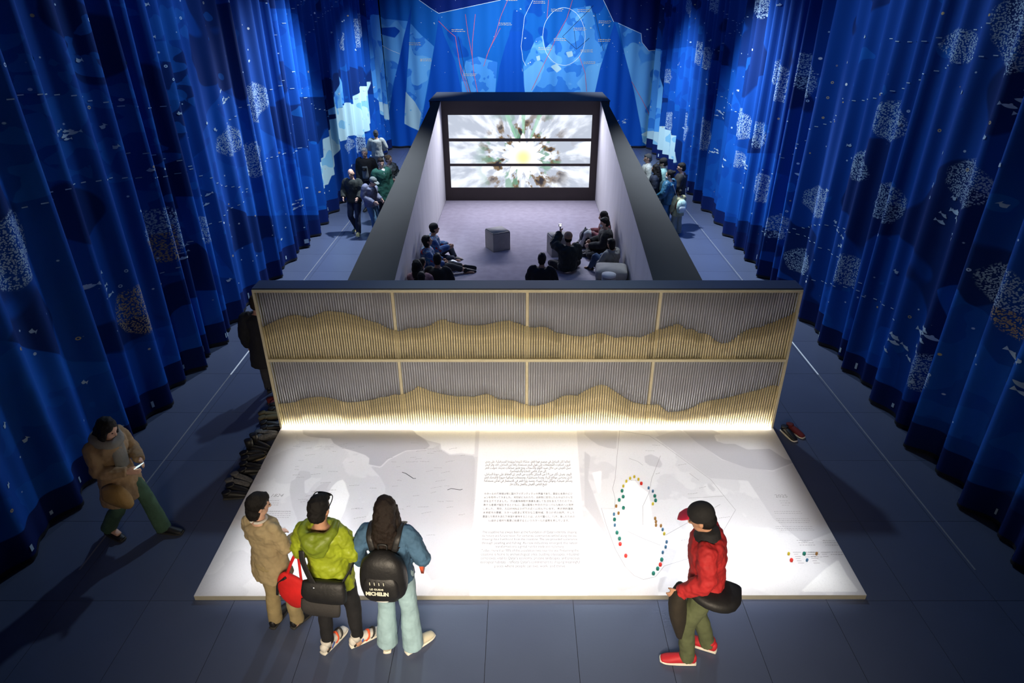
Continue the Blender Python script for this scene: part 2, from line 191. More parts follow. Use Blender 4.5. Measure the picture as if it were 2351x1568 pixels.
WHALES = [(8.8,3.7,1.14,0.54,-1),(9.7,3.44,0.7,-0.44,-1),(7.42,4.48,0.7,0.1,-1),(7.39,4.95,0.72,0.51,1),(7.23,3.87,0.61,0.18,-1),(7,3.57,0.5,0.35,-1),(10.49,4.61,1.27,0.09,-1),(7.13,3.55,0.66,0.56,1),(8.07,4.63,0.63,-0.34,-1),(7.71,3.74,0.97,0.16,1),(7.4,4.7,0.74,0.27,-1),(8.31,3.87,0.55,0.57,-1),(10.82,4.41,0.82,0.1,1),(8.06,4.19,0.51,-0.45,-1),(8.56,3.23,0.6,-0.23,1),(8.22,4.63,0.92,0.35,-1),(8.62,3.64,0.79,-0.17,1),(11.16,5.1,0.77,0.17,-1),(7.62,3.52,0.94,-0.16,1),(7.65,3.79,1,0.29,1),(11.37,4.91,0.54,0.59,1),(6.96,4.04,0.78,-0.22,1),(7.02,3.55,1.01,0.38,1),(10.52,5.01,1.09,0.54,1),(7.44,4.55,0.62,0.43,1),(7.07,3.66,1,-0.31,1),(10.43,3.55,0.75,-0.2,1),(8.64,5.03,0.8,0.59,-1),(9.09,4.23,0.77,-0.4,1),(8.61,4.18,0.9,-0.43,1),(9.18,3.82,1.11,-0.1,1),(10.33,4.69,1.28,0.29,1),(9.09,4.04,0.51,0.1,1),(8.24,4.79,0.73,0.05,1),(7.93,4.07,1.09,0.41,1),(10.92,4.89,1.19,-0.01,1),(10.64,3.99,0.92,-0.32,1),(10.59,4.11,1.05,0.29,1),(7.28,3.9,0.96,0.23,1),(7.89,4.26,1.19,-0.2,-1),(7.54,4.24,1,-0.3,-1),(9.64,5.23,0.88,-0.25,-1),(10.83,5.05,1.27,0.03,-1),(8.46,4.62,1.03,-0.42,-1),(7.35,3.63,0.5,-0.05,1),(9.66,3.21,1.05,0.1,-1)]
UPPER = [(-3.283,1.616),(-3.185,1.67),(-3.098,1.711),(-2.994,1.754),(-2.927,1.777),(-2.861,1.789),(-2.798,1.786),(-2.737,1.765),(-2.692,1.747),(-2.642,1.759),(-2.59,1.789),(-2.522,1.817),(-2.455,1.842),(-2.391,1.842),(-2.329,1.835),(-2.235,1.824),(-2.158,1.803),(-2.065,1.777),(-1.975,1.733),(-1.882,1.697),(-1.789,1.67),(-1.729,1.625),(-1.637,1.58),(-1.558,1.557),(-1.493,1.568),(-1.409,1.604),(-1.313,1.602),(-1.231,1.611),(-1.133,1.643),(-1.082,1.683),(-1.016,1.718),(-0.936,1.724),(-0.905,1.697),(-0.81,1.67),(-0.715,1.647),(-0.618,1.643),(-0.506,1.64),(-0.409,1.658),(-0.296,1.683),(-0.2,1.706),(-0.12,1.711),(-0.067,1.686),(0.016,1.659),(0.099,1.622),(0.182,1.607),(0.265,1.622),(0.347,1.618),(0.415,1.575),(0.482,1.533),(0.599,1.514),(0.684,1.491),(0.801,1.478),(0.884,1.482),(0.966,1.514),(1.032,1.529),(1.099,1.519),(1.167,1.491),(1.253,1.459),(1.319,1.473),(1.385,1.482),(1.469,1.478),(1.57,1.467),(1.618,1.491),(1.698,1.529),(1.776,1.575),(1.873,1.6),(1.92,1.631),(1.978,1.631),(1.991,1.662),(2.067,1.65),(2.141,1.581),(2.222,1.594),(2.314,1.529),(2.398,1.525),(2.469,1.491),(2.546,1.416),(2.636,1.378),(2.718,1.387),(2.777,1.444),(2.848,1.519),(2.938,1.581),(3.032,1.613),(3.115,1.613),(3.142,1.65),(3.236,1.677),(3.324,1.732),(3.431,1.778),(3.494,1.832)]
LOWER = [(-3.252,0.447),(-3.147,0.457),(-3.041,0.477),(-2.966,0.518),(-2.841,0.548),(-2.703,0.562),(-2.603,0.548),(-2.504,0.522),(-2.406,0.481),(-2.322,0.469),(-2.201,0.477),(-2.097,0.494),(-1.974,0.518),(-1.885,0.554),(-1.799,0.558),(-1.693,0.599),(-1.592,0.589),(-1.486,0.639),(-1.415,0.679),(-1.369,0.729),(-1.295,0.699),(-1.197,0.649),(-1.063,0.609),(-0.928,0.579),(-0.827,0.562),(-0.724,0.569),(-0.622,0.558),(-0.519,0.589),(-0.434,0.609),(-0.349,0.569),(-0.282,0.518),(-0.162,0.512),(-0.071,0.5),(0.017,0.458),(0.141,0.416),(0.23,0.412),(0.335,0.437),(0.458,0.49),(0.596,0.573),(0.683,0.588),(0.789,0.579),(0.873,0.646),(0.975,0.707),(1.06,0.744),(1.112,0.752),(1.182,0.732),(1.311,0.635),(1.422,0.552),(1.552,0.469),(1.696,0.437),(1.785,0.427),(1.908,0.437),(1.968,0.374),(2.045,0.31),(2.204,0.321),(2.307,0.353),(2.407,0.406),(2.471,0.458),(2.606,0.5),(2.778,0.532),(2.912,0.573),(3.079,0.625),(3.245,0.676),(3.406,0.748),(3.479,0.728)]
MAP = {'dark':[[(-3.028,7.373),(-1.505,7.373),(-1.241,7.082),(-1.176,6.971),(-1.233,6.888),(-1.496,6.861),(-1.695,6.676),(-1.764,6.523),(-1.935,6.573),(-1.953,6.702),(-2.024,6.768),(-2.155,6.834),(-2.377,6.929),(-2.502,7.026),(-2.561,7.125),(-2.719,7.139),(-2.864,7.168),(-2.967,7.226)],[(2.227,7.373),(2.66,7.358),(2.815,7.226),(2.673,7.211),(2.673,7.082),(2.759,7.026),(2.894,7.026),(3.024,6.902),(3.33,6.916),(3.452,6.702),(3.591,6.637),(3.2,6.448),(2.898,6.498),(2.628,6.676),(2.387,7.026)]],'grey':[[(-1.935,6.573),(-1.764,6.523),(-1.695,6.676),(-1.496,6.861),(-1.17,6.916),(-1.063,7.012),(-1.053,6.916),(-0.906,6.781),(-0.759,6.794),(-0.592,6.768),(-0.562,6.676),(-0.517,5.804),(-0.507,4.87),(-0.9,4.688),(-1.238,5.207),(-1.623,6.023),(-1.649,6.16),(-1.742,6.326)],[(-2.791,6.473),(-2.786,6.302),(-2.834,6.254),(-2.791,6.068),(-2.678,5.804),(-2.555,5.595),(-2.487,5.396),(-2.473,5.282),(-2.361,5.282),(-2.375,5.475),(-2.441,5.804),(-2.415,5.978),(-2.331,6.001),(-2.33,6.114),(-2.32,6.254),(-2.447,6.207),(-2.483,6.114),(-2.497,6.001),(-2.578,6.046),(-2.647,6.254),(-2.574,6.326),(-2.64,6.448)],[(1.838,7.168),(2.227,7.373),(2.628,6.676),(3.2,6.448),(3.591,6.637),(3.66,6.023),(3.539,5.396),(3.113,5.207),(2.904,5.595),(2.822,6.254),(2.367,6.302)],[(1.622,6.755),(1.722,6.808),(1.822,6.728),(1.846,6.599),(1.81,6.498),(1.659,6.548),(1.608,6.624)],[(2.296,6.207),(2.348,6.231),(2.404,6.091),(2.346,6.046),(2.302,6.114)],[(0.883,7.226),(0.972,7.082),(1.047,6.984),(1.173,6.916),(1.295,6.888),(1.369,7.314),(0.896,7.373)],[(0.853,6.888),(0.94,6.755),(0.864,6.302),(0.935,5.804),(1.026,5.244),(0.98,5.207),(0.854,5.595),(0.757,5.804)],[(1.443,4.753),(1.606,4.786),(1.688,4.688),(1.607,4.553),(1.39,4.545),(1.392,4.624)]],'white':[[(-2.191,6.302),(-2.135,6.231),(-2.085,6.114),(-2.028,6.001),(-2.022,5.847),(-2.021,5.719),(-2.035,5.595),(-2.029,5.455),(-1.97,5.358),(-1.94,5.207),(-1.829,5.026),(-2.286,5.026),(-2.339,5.207),(-2.367,5.396),(-2.338,5.595),(-2.29,5.847),(-2.321,6.023),(-2.296,6.16),(-2.258,6.254)],[(-1.505,7.373),(-1.414,7.226),(-1.241,7.082),(-1.063,7.012),(-1.043,6.902),(-0.906,6.781),(-0.76,6.808),(-0.576,6.768),(-0.595,7.373)],[(-0.56,7.427),(0.809,7.427),(0.693,4.492),(-0.502,4.492)],[(1.307,6.231),(1.427,6.302),(1.482,6.16),(1.57,6.046),(1.556,5.804),(1.528,5.495),(1.611,5.339),(1.574,5.152),(1.469,4.887),(1.371,4.786),(1.269,4.72),(1.107,4.853),(1.09,5.207),(1.086,5.495),(1.186,5.804),(1.253,6.068)],[(0.907,6.423),(1.055,6.473),(0.989,6.023),(0.943,6.023)],[(3.172,4.853),(3.398,5.008),(3.397,4.769),(3.426,4.553),(2.794,4.553)]]}
MAPLINES = [[(1.387,7.314),(1.277,6.755),(1.192,6.302),(1.137,6.114),(1.144,5.934),(1.114,5.761),(0.961,5.772),(0.986,5.495),(1.039,5.133),(1.112,4.887),(1.186,4.769),(1.274,4.717),(1.404,4.753),(1.523,4.896),(1.799,4.999)],[(1.387,7.314),(1.775,7.197),(1.936,6.971),(2.376,6.278),(2.521,5.74),(2.266,5.377)],[(2.017,5.941),(2.448,5.978)],[(1.625,5.339),(2.371,5.836)],[(1.844,6.755),(1.647,6.302),(1.57,6.046),(1.452,5.804),(1.4,5.495)],[(1.425,6.702),(1.529,6.637),(1.581,6.561)],[(2.139,6.399),(2.225,6.266)],[(1.116,5.396),(1.214,5.396),(1.378,5.282),(1.54,5.188)],[(-1.475,6.423),(-1.424,6.399),(-1.315,6.302),(-1.283,6.302)],[(-0.871,6.091),(-0.827,6.114),(-0.718,6.091),(-0.689,6.103)],[(-2.435,5.782),(-2.438,5.847),(-2.4,5.868)],[(-2.349,5.901),(-2.346,5.945),(-2.322,5.901)]]
PINS = [(1.432,6.333,'Y'),(1.376,6.302,'Y'),(1.321,6.247,'Y'),(1.271,6.158,'Y'),(1.476,6.283,'Y'),(1.498,6.207,'R'),(1.243,6.071,'T'),(1.242,5.967,'T'),(1.187,5.91,'T'),(1.137,5.804,'N'),(1.217,5.774,'T'),(1.148,5.686,'N'),(1.093,5.669,'B'),(1.088,5.583,'T'),(1.08,5.493,'B'),(1.089,5.377,'T'),(1.105,5.287,'T'),(1.101,5.207,'R'),(1.137,5.038,'R'),(1.573,6.123,'B'),(1.614,6.064,'B'),(1.621,5.981,'T'),(1.617,5.901,'T'),(1.573,5.843,'Y'),(1.555,5.601,'N'),(1.554,5.547,'N'),(1.544,5.493,'N'),(1.599,5.483,'N'),(1.606,5.424,'B'),(1.611,5.36,'Y'),(1.613,5.237,'B'),(1.587,5.163,'B'),(1.54,5.085,'B'),(1.51,4.985,'T'),(1.482,4.916,'R'),(1.443,4.861,'T'),(1.388,4.799,'T'),(2.885,5.067,'Y'),(3.051,5.067,'T'),(3.184,5.067,'N'),(2.881,4.977,'R'),(3.046,4.977,'B')]
NAMES = [(-2.541,6.544),(-2.579,5.917),(-2.803,6.371),(-2.34,6.961),(-2.392,6.223),(-2.83,6.536),(-2.348,6.438),(-2.437,6.848),(-2.804,6.916),(-2.323,5.849),(-2.317,6.028),(-2.461,6.062),(-2.825,6.657),(-2.277,6.087),(-2.682,6.95),(-2.742,6.772),(-2.506,5.985),(-2.532,5.893),(-2.363,6.999),(-2.555,6.385),(-2.823,6.474),(-2.323,6.914),(-2.542,6.901),(-2.286,5.883),(-2.874,7.07),(-2.736,6.322),(-2.975,6.955),(-2.33,5.853),(-2.561,6.51),(-2.523,6.942),(-1.343,6.631),(-1.076,5.009),(-1.916,5.765),(-1.313,6.689),(-1.476,4.947),(-0.743,6.761),(-0.961,5.022),(-1.652,5.651),(-2.023,6.172),(-1.085,5.693),(-1.083,6.85),(-1.422,5.173),(-1.245,5.983),(-1.318,4.962),(-1.409,7.032),(-0.982,6.257),(-1.54,6.53),(-1.482,6.266),(-1.837,5.614),(-1.754,5.318),(-1.853,5.325),(-0.93,5.885),(-1.131,6.446),(-1.043,6.041),(-1.531,4.999),(-1.523,6.156),(-0.888,6.164),(-1.216,6.635),(-0.937,6.42),(-1.744,4.98),(-1.607,5.029),(-0.672,5.66),(-2.239,6.918),(-1.783,6.121),(-1.071,4.995),(-1.687,6.711),(-1.382,6.72),(-1.873,5.763),(-1.208,6.906),(-1.341,5.469),(-1.017,6.134),(-0.895,6.64),(-0.988,5.341),(-0.833,5.891),(-2.115,6.951),(-1.417,6.629),(-1.301,6.857),(-1.037,6.508),(-2.169,6.623),(-1.381,5.756),(-1.623,6.63),(-1.232,5.029),(-1.169,5.038),(-1.763,4.95),(-0.812,5.787),(-1.3,5.802),(-0.887,6.906),(-1.139,5.791),(-1.527,5.429),(-1.159,6.807),(1.715,6.861),(1.83,6.984),(2.075,6.573),(2.239,6.137),(1.834,5.272),(2.082,6.023),(1.743,6.399),(2.347,5.616),(1.422,6.266)]


# ------------------------------------------------------------------ room shell
XL, XR, YB = -5.28, 5.36, 27.15
m_dark = pm('dark_wall_paint', (.012, .014, .03), .9)
for nm, a in (('wall_left', (-6.2, -6.0, -2, 28, 0, 8)), ('wall_right', (6.0, 6.2, -2, 28, 0, 8)), ('wall_back', (-6.2, 6.2, 28, 28.2, 0, 8)), ('ceiling', (-6.2, 6.2, -2, 28.2, 8, 8.2))):
    tag(bx(nm, *a, m_dark), kind='structure')
m_grout = pm('dark_joint', (.012, .014, .022), .8)
floor_o = tag(bx('floor', -6.2, 6.2, -2, 28.2, -.2, -.006, m_grout), kind='structure')
m_tile = pm('grey_floor_tile', (.070, .088, .150), .34, .06, 1.3, .04, 40, spec=.5)
tx0, ty0, tw, tl = -.309, 4.506, .846, 1.115
bm = bmesh.new(); box(bm, .0025, tw - .0025, .0025, tl - .0025, -.006, 0)
tile_me = bpy.data.meshes.new('tile'); bm.to_mesh(tile_me); bm.free(); tile_me.materials.append(m_tile)
for i in range(-7, 7):
    for j in range(-5, 21):
        x, y = tx0 + i * tw, ty0 + j * tl
        if x > -2.1 and x + tw < 2.1 and y > 8.4 and y + tl < 21: continue
        if x > -3.1 and x + tw < 3.3 and y > 4.7 and y + tl < 8: continue
        o = bpy.data.objects.new('tile', tile_me); COL.objects.link(o); o.parent = floor_o; o.location = (x, y, 0)
m_trim = pm('brushed_trim', (.20, .21, .24), .5, .1, 30)
for k, x in enumerate((-4.64, 4.81)):
    tag(bx('trim_%d' % (k + 1), x - .008, x + .008, 4.9, 24, .0, .003, m_trim), kind='structure')

m_streak = pm('painted_light_streak', (.85, .87, .9), .35, .05, 20)  # reflected light along the trims, painted as short white strips
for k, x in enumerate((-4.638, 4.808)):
    tag(bx('trim_%d' % (k + 3), x - .011, x + .011, 8.93, 10.1, .0, .0045, m_streak), kind='structure')

# ------------------------------------------------------------------ curtains
def cosn(s, z, w):
    """depth of the folds in front of the curtain's mean plane"""
    if w == 'B':
        ph = 2 * PI / .62 * (s + .10 * np.sin(1.3 * s) + .05 * np.sin(3.1 * s + 1)) + .2 * np.sin(.5 * z)
        return .035 * np.cos(ph) + .03 * np.cos(ph / 2 + .7) * (1 - z / 9)
    off = 0.7 if w == 'R' else 0.
    ph = 2 * PI / .50 * (s + .11 * np.sin(1.25 * s + off) + .05 * np.sin(3.3 * s + 1 + off)) + .35 * np.sin(.45 * z + .4 * s)
    A = .075 + .03 * np.sin(.9 * s + off * 3) + .02 * np.sin(2.1 * s)
    return A * (2 * (.5 + .5 * np.cos(ph)) ** 1.35 - .8) + .06 * np.cos(ph / 2 + .5 * np.sin(s)) * np.clip(1.15 - z / 6.5, .2, 1.2)
def cpoint(w, s, z, off=0.):
    s = np.asarray(s, float); z = np.asarray(z, float)
    e = .004
    d = cosn(s, z, w); g = (cosn(s + e, z, w) - cosn(s - e, z, w)) / (2 * e)
    nn = np.sqrt(1 + g * g); d2 = d + off / nn; s2 = s - off * g / nn
    if w == 'L': return np.stack([XL + d2, s2, z], -1)
    if w == 'R': return np.stack([XR - d2, s2, z], -1)
    return np.stack([s2, YB - d2, z], -1)
def sdf(poly, S, Z):
    """signed distance to a polygon, positive inside"""
    P = np.array(poly, float); d = np.full(S.shape, 1e9); ins = np.zeros(S.shape, bool); n = len(P)
    for i in range(n):
        ax, ay = P[i]; bx_, by = P[(i + 1) % n]; ex, ey = bx_ - ax, by - ay
        t = np.clip(((S - ax) * ex + (Z - ay) * ey) / (ex * ex + ey * ey + 1e-12), 0, 1)
        d = np.minimum(d, (S - ax - t * ex) ** 2 + (Z - ay - t * ey) ** 2)
        if ay != by:
            c = ((ay > Z) != (by > Z)) & (S < ex * (Z - ay) / (by - ay) + ax); ins ^= c
    d = np.sqrt(d); return np.where(ins, d, -d)
def layer_field(polys, S, Z):
    f = np.full(S.shape, -2.)
    for p in polys:
        P = np.array(p); m = .3
        k = (S > P[:, 0].min() - m) & (S < P[:, 0].max() + m) & (Z > P[:, 1].min() - m) & (Z < P[:, 1].max() + m)
        if k.any():
            v = f[k]; f[k] = np.maximum(v, sdf(p, S[k], Z[k]))
    return f
class NB:
    """short-hand for building a node chain"""
    def __init__(s, nt): s.nt = nt
    def math(s, op, a, b=None, c=None, clamp=False):
        n = nd(s.nt, 'ShaderNodeMath', operation=op, use_clamp=clamp)
        for i, v in enumerate((a, b, c)):
            if v is None: continue
            if isinstance(v, (int, float)): n.inputs[i].default_value = v
            else: s.nt.links.new(v, n.inputs[i])
        return n.outputs[0]
    def step(s, v, lo, hi):
        n = nd(s.nt, 'ShaderNodeMapRange', interpolation_type='SMOOTHSTEP')
        s.nt.links.new(v, n.inputs['Value']); n.inputs['From Min'].default_value = lo; n.inputs['From Max'].default_value = hi
        return n.outputs[0]
    def mix(s, f, a, b):
        n = nd(s.nt, 'ShaderNodeMix', data_type='RGBA')
        if isinstance(f, (int, float)): n.inputs[0].default_value = f
        else: s.nt.links.new(f, n.inputs[0])
        for i, v in ((6, a), (7, b)):
            if isinstance(v, tuple): n.inputs[i].default_value = v + ((1,) if len(v) == 3 else ())
            else: s.nt.links.new(v, n.inputs[i])
        return n.outputs[2]
    def attr(s, name, out='Fac'):
        n = nd(s.nt, 'ShaderNodeAttribute'); n.attribute_name = name; return n.outputs[out]
    def noise(s, vec, scale, detail=3, out='Fac'):
        n = nd(s.nt, 'ShaderNodeTexNoise'); n.inputs['Scale'].default_value = scale; n.inputs['Detail'].default_value = detail
        s.nt.links.new(vec, n.inputs['Vector']); return n.outputs[out]
    def voro(s, vec, scale, rnd=1.0):
        n = nd(s.nt, 'ShaderNodeTexVoronoi'); n.inputs['Scale'].default_value = scale; n.inputs['Randomness'].default_value = rnd
        s.nt.links.new(vec, n.inputs['Vector'])
        sp = nd(s.nt, 'ShaderNodeSeparateColor'); s.nt.links.new(n.outputs['Color'], sp.inputs[0])
        return n.outputs['Distance'], sp.outputs[0], sp.outputs[1]
C_NAVY, C_NAVY2 = (.002, .048, .27), (.0013, .020, .125)
C_MID, C_LIGHT, C_PALE, C_DEEP = (.006, .12, .46), (.07, .30, .70), (.42, .62, .68), (.003, .075, .43)
def curtain_material(w):
    m = bpy.data.materials.new('printed_curtain_cloth_' + {'L': 'left', 'B': 'back', 'R': 'right'}[w]); m.use_nodes = True
    nt = m.node_tree; b = nt.nodes['Principled BSDF']; N = NB(nt)
    uv = N.attr('print_position', 'Vector')
    base = C_MID if w == 'B' else C_NAVY
    n1 = N.noise(uv, .55, 2); n2 = N.noise(uv, 1.6, 2); n3 = N.noise(uv, 4, 3)
    col = N.mix(N.step(n1, .55, .565), base, (.003, .075, .40) if w == 'B' else C_NAVY2)
    col = N.mix(N.math('MULTIPLY', N.step(n2, .66, .67), .45), col, C_MID)
    col = N.mix(N.step(N.attr('navy'), 0, .02), col, C_NAVY2 if w != 'B' else (.002, .016, .15))
    midc = N.mix(N.step(n2, .52, .53), C_MID if w == 'B' else (.004, .075, .38), (.004, .07, .36) if w == 'B' else (.003, .058, .33))
    col = N.mix(N.step(N.attr('mid'), 0, .02), col, midc)
    lightc = N.mix(N.step(n2, .53, .54), C_LIGHT, (.03, .19, .60)); lightc = N.mix(N.step(n1, .55, .56), lightc, (.13, .40, .74))
    col = N.mix(N.step(N.attr('light'), 0, .02), col, lightc)
    palec = N.mix(N.step(n2, .58, .59), C_PALE, (.20, .46, .66))
    col = N.mix(N.step(N.attr('pale'), 0, .02), col, palec)
    col = N.mix(N.step(N.attr('deep'), 0, .02), col, C_DEEP)
    col = N.mix(N.math('MULTIPLY', N.step(N.attr('whale'), 0, .012), .75), col, (.006, .085, .36))
    # dotted coral patches
    d, r, g = N.voro(uv, 56)
    dot = N.math('SUBTRACT', 1, N.step(d, .43, .55))
    cor = N.math('MULTIPLY', N.step(N.attr('coral'), -.06, -.02), dot)
    warm = N.step(N.attr('warm'), .4, .6)
    col = N.mix(cor, col, N.mix(warm, (.30, .42, .55), (.34, .27, .17)))
    # small rings
    d, r, g = N.voro(uv, 3.5)
    ring = N.math('SUBTRACT', 1, N.step(N.math('ABSOLUTE', N.math('SUBTRACT', d, .055)), .013, .024))
    ring = N.math('MULTIPLY', ring, N.step(r, .34, .36))
    if w != 'B': col = N.mix(ring, col, N.mix(N.step(g, .45, .6), (.50, .38, .20), (.45, .60, .75)))
    # specks
    d, r, g = N.voro(uv, 5.2)
    spk = N.math('MULTIPLY', N.math('SUBTRACT', 1, N.step(d, .045, .085)), N.step(r, .58, .60))
    col = N.mix(N.math('MULTIPLY', spk, .8), col, (.55, .72, .85))
    d, r, g = N.voro(uv, 1.5)
    spk = N.math('MULTIPLY', N.math('SUBTRACT', 1, N.step(d, .028, .040)), N.step(r, .62, .64))
    col = N.mix(spk, col, (.85, .88, .85))
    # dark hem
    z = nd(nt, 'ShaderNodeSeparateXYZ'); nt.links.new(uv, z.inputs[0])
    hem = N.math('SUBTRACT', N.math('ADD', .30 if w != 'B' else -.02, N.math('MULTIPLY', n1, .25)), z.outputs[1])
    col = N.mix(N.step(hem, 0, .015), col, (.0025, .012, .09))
    nt.links.new(col, b.inputs['Base Color'])
    b.inputs['Roughness'].default_value = .78; b.inputs['Specular IOR Level'].default_value = .1
    b.inputs['Sheen Weight'].default_value = .0
    wv = N.noise(uv, 300, 1); bp = nd(nt, 'ShaderNodeBump'); bp.inputs['Strength'].default_value = .12; bp.inputs['Distance'].default_value = .002
    nt.links.new(wv, bp.inputs['Height']); nt.links.new(bp.outputs[0], b.inputs['Normal'])
    return m
def conform(name, w, shapes, mat, parent, off=.006):
    """flat printed shapes laid on the folds: each shape a list of columns ((s,z0),(s,z1))"""
    V, F = [], []
    for cols in shapes:
        A = np.array(cols); n = len(cols); hgt = np.abs(A[:, 1] - A[:, 0]).max(); nr = int(min(9, max(2, hgt / .035)))
        a = len(V)
        for r in range(nr):
            t = r / (nr - 1); Q = A[:, 0] * (1 - t) + A[:, 1] * t
            V += [tuple(p) for p in cpoint(w, Q[:, 0], Q[:, 1], off)]
        F += [(a + r * n + i, a + r * n + i + 1, a + (r + 1) * n + i + 1, a + (r + 1) * n + i) for r in range(nr - 1) for i in range(n - 1)]
    if V: return tag(raw(name, V, F, mat, parent), kind='stuff')
def fish_cols(s, z, L, ang, flip, n=14, fat=.13):
    """a fish outline as columns along its length"""
    out = []; ca, sa = math.cos(ang), math.sin(ang)
    for i in range(n + 1):
        t = i / n
        hgt = fat * math.sin(PI * min(1, t / .8)) ** .75 if t < .78 else fat * .12 + (t - .78) / .22 * fat * 1.1
        if .30 < t < .45: top = hgt * 1.7
        else: top = hgt
        x = (t - .5) * L * flip
        e = [(x, -hgt * L), (x, top * L)]
        out.append(tuple((s + a * ca - b * sa, z + a * sa + b * ca) for a, b in e))
    return out
def ribbon(pts, wd, step=.05):
    """polyline as columns"""
    P = [Vector((*p, 0)) for p in pts]; Q = []
    for a, b in zip(P, P[1:]):
        k = max(1, int((b - a).length / step))
        Q += [a.lerp(b, i / k) for i in range(k)]
    Q.append(P[-1]); out = []
    for i, q in enumerate(Q):
        t = (Q[min(i + 1, len(Q) - 1)] - Q[max(i - 1, 0)]).normalized()
        n = Vector((-t.y, t.x, 0)) * wd / 2
        out.append(((q.x - n.x, q.y - n.y), (q.x + n.x, q.y + n.y)))
    return out
m_fish = pm('pale_print_ink', (.42, .56, .68), .8)
m_whale = pm('faint_blue_print_ink', (.008, .055, .27), .8)
m_red = pm('red_print_ink', (.55, .10, .16), .8); m_blk = pm('black_print_ink', (.004, .008, .04), .8)
m_wht = pm('white_print_ink', (.75, .85, .9), .8); m_org = pm('orange_print_ink', (.75, .55, .32), .8)
m_hem = pm('black_hem_tape', (.004, .006, .015), .9)
CUR = {}
for w, s0, s1, lab in (('L', -.5, 26.98, 'deep blue printed curtain on the left, whale sharks at its top'), ('B', -5.22, 5.30, 'bright blue printed curtain across the back, with dark cones and a map'), ('R', -.5, 26.98, 'deep blue printed curtain on the right, dotted coral patches over it')):
    ds = .035 if w != 'B' else .03
    s = np.arange(s0, s1 + ds, ds); z = np.linspace(.07, 6.4, 112 if w != 'B' else 140)
    S, Z = np.meshgrid(s, z, indexing='ij'); ns, nz = S.shape
    P = cpoint(w, S, Z).reshape(-1, 3)
    idx = np.arange(ns * nz).reshape(ns, nz)
    F = np.stack([idx[:-1, :-1], idx[1:, :-1], idx[1:, 1:], idx[:-1, 1:]], -1).reshape(-1, 4)
    if w == 'L' : F = F[:, ::-1]
    root = empty('curtain', (0, 0, 0), lab, 'curtain')
    me = bpy.data.meshes.new('curtain_cloth'); me.from_pydata(P.tolist(), [], F.tolist()); me.update()
    at = me.attributes.new('print_position', 'FLOAT_VECTOR', 'POINT')
    off = {'L': 0, 'B': 40, 'R': 90}[w]
    at.data.foreach_set('vector', np.stack([S.ravel() + off, Z.ravel(), 0 * S.ravel()], -1).ravel().astype(np.float32))
    pl = POLY[w]
    for ly in ('navy', 'mid', 'light', 'pale', 'deep', 'coral'):
        a = me.attributes.new(ly, 'FLOAT', 'POINT'); a.data.foreach_set('value', layer_field(pl.get(ly, []), S, Z).ravel().astype(np.float32))
    wh = []
    if w == 'L':
        for (p, q, k, an, f) in WHALES:
            c_ = fish_cols(p, q, k * .7, an, f, 16, .13); wh.append([e[0] for e in c_] + [e[1] for e in c_[::-1]])
    a = me.attributes.new('whale', 'FLOAT', 'POINT'); a.data.foreach_set('value', layer_field(wh, S, Z).ravel().astype(np.float32))
    a = me.attributes.new('warm', 'FLOAT', 'POINT')
    a.data.foreach_set('value', ((Z.ravel() < 2.3) & (S.ravel() < (9.5 if w == 'L' else 6.6))).astype(np.float32))
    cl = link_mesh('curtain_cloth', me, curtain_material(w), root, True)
    # hem tape along the lower edge
    zz = np.array([.03, .075]); S2, Z2 = np.meshgrid(s, zz, indexing='ij'); P2 = cpoint(w, S2, Z2, .004).reshape(-1, 3)
    raw('hem', P2.tolist(), [(2 * i, 2 * i + 2, 2 * i + 3, 2 * i + 1) for i in range(len(s) - 1)], m_hem, root, True)
    random.seed({'L': 1, 'B': 2, 'R': 3}[w]); sh = []
    for (a, b, k) in SCHOOL[w]:
        for q in range(6): sh.append(fish_cols(a + random.uniform(-.22, .22) * k, b + random.uniform(-.16, .16) * k, .17 * k * random.uniform(.7, 1.1), random.uniform(.0, .6), random.choice((-1, 1, 1))))
    for q in range(90 if w != 'B' else 20): sh.append(fish_cols(random.uniform(s0 + 4 if w != 'B' else s0, s1), random.uniform(.5, 6), .07, random.uniform(-1, 1), 1, 6, .3))
    conform('printed_fish', w, sh, m_fish, root)
    for c, mt, wd in (('red', m_red, .018), ('black', m_blk, .014), ('white', m_wht, .014)):
        conform('printed_' + c + '_lines', w, [ribbon(l, wd) for (ww, l) in LINES[c] if ww == w], mt, root)
    if w == 'B':
        sh = []
        for (a, b) in LABELS:
            for r in range(2):
                x = a - .22
                while x < a + .22:
                    l = random.uniform(.03, .09); sh.append(ribbon([(x, b - r * .06), (x + l, b - r * .06 + random.uniform(-.01, .01))], .016, .02)); x += l + .02
        conform('printed_captions', w, sh, m_org, root, .008)
    else:
        # dashed survey lines and hem icons
        sh = []
        for q in range(9):
            a, b = random.uniform(5, 18), random.uniform(1.2, 5.5); an = random.uniform(-.6, .3)
            for k in range(30): sh.append(ribbon([(a + k * .13 * math.cos(an), b + k * .13 * math.sin(an) + .1 * math.sin(k * .2)), (a + k * .13 * math.cos(an) + .05, b + k * .13 * math.sin(an) + .1 * math.sin(k * .2))], .012, .03))
        for k in range(40):
            a = 4.5 + k * .55; sh.append(ribbon([(a, .13), (a, .13 + random.uniform(.05, .12))], random.uniform(.015, .06), .03))
        conform('printed_dashes', w, sh, m_fish, root)
    CUR[w] = root

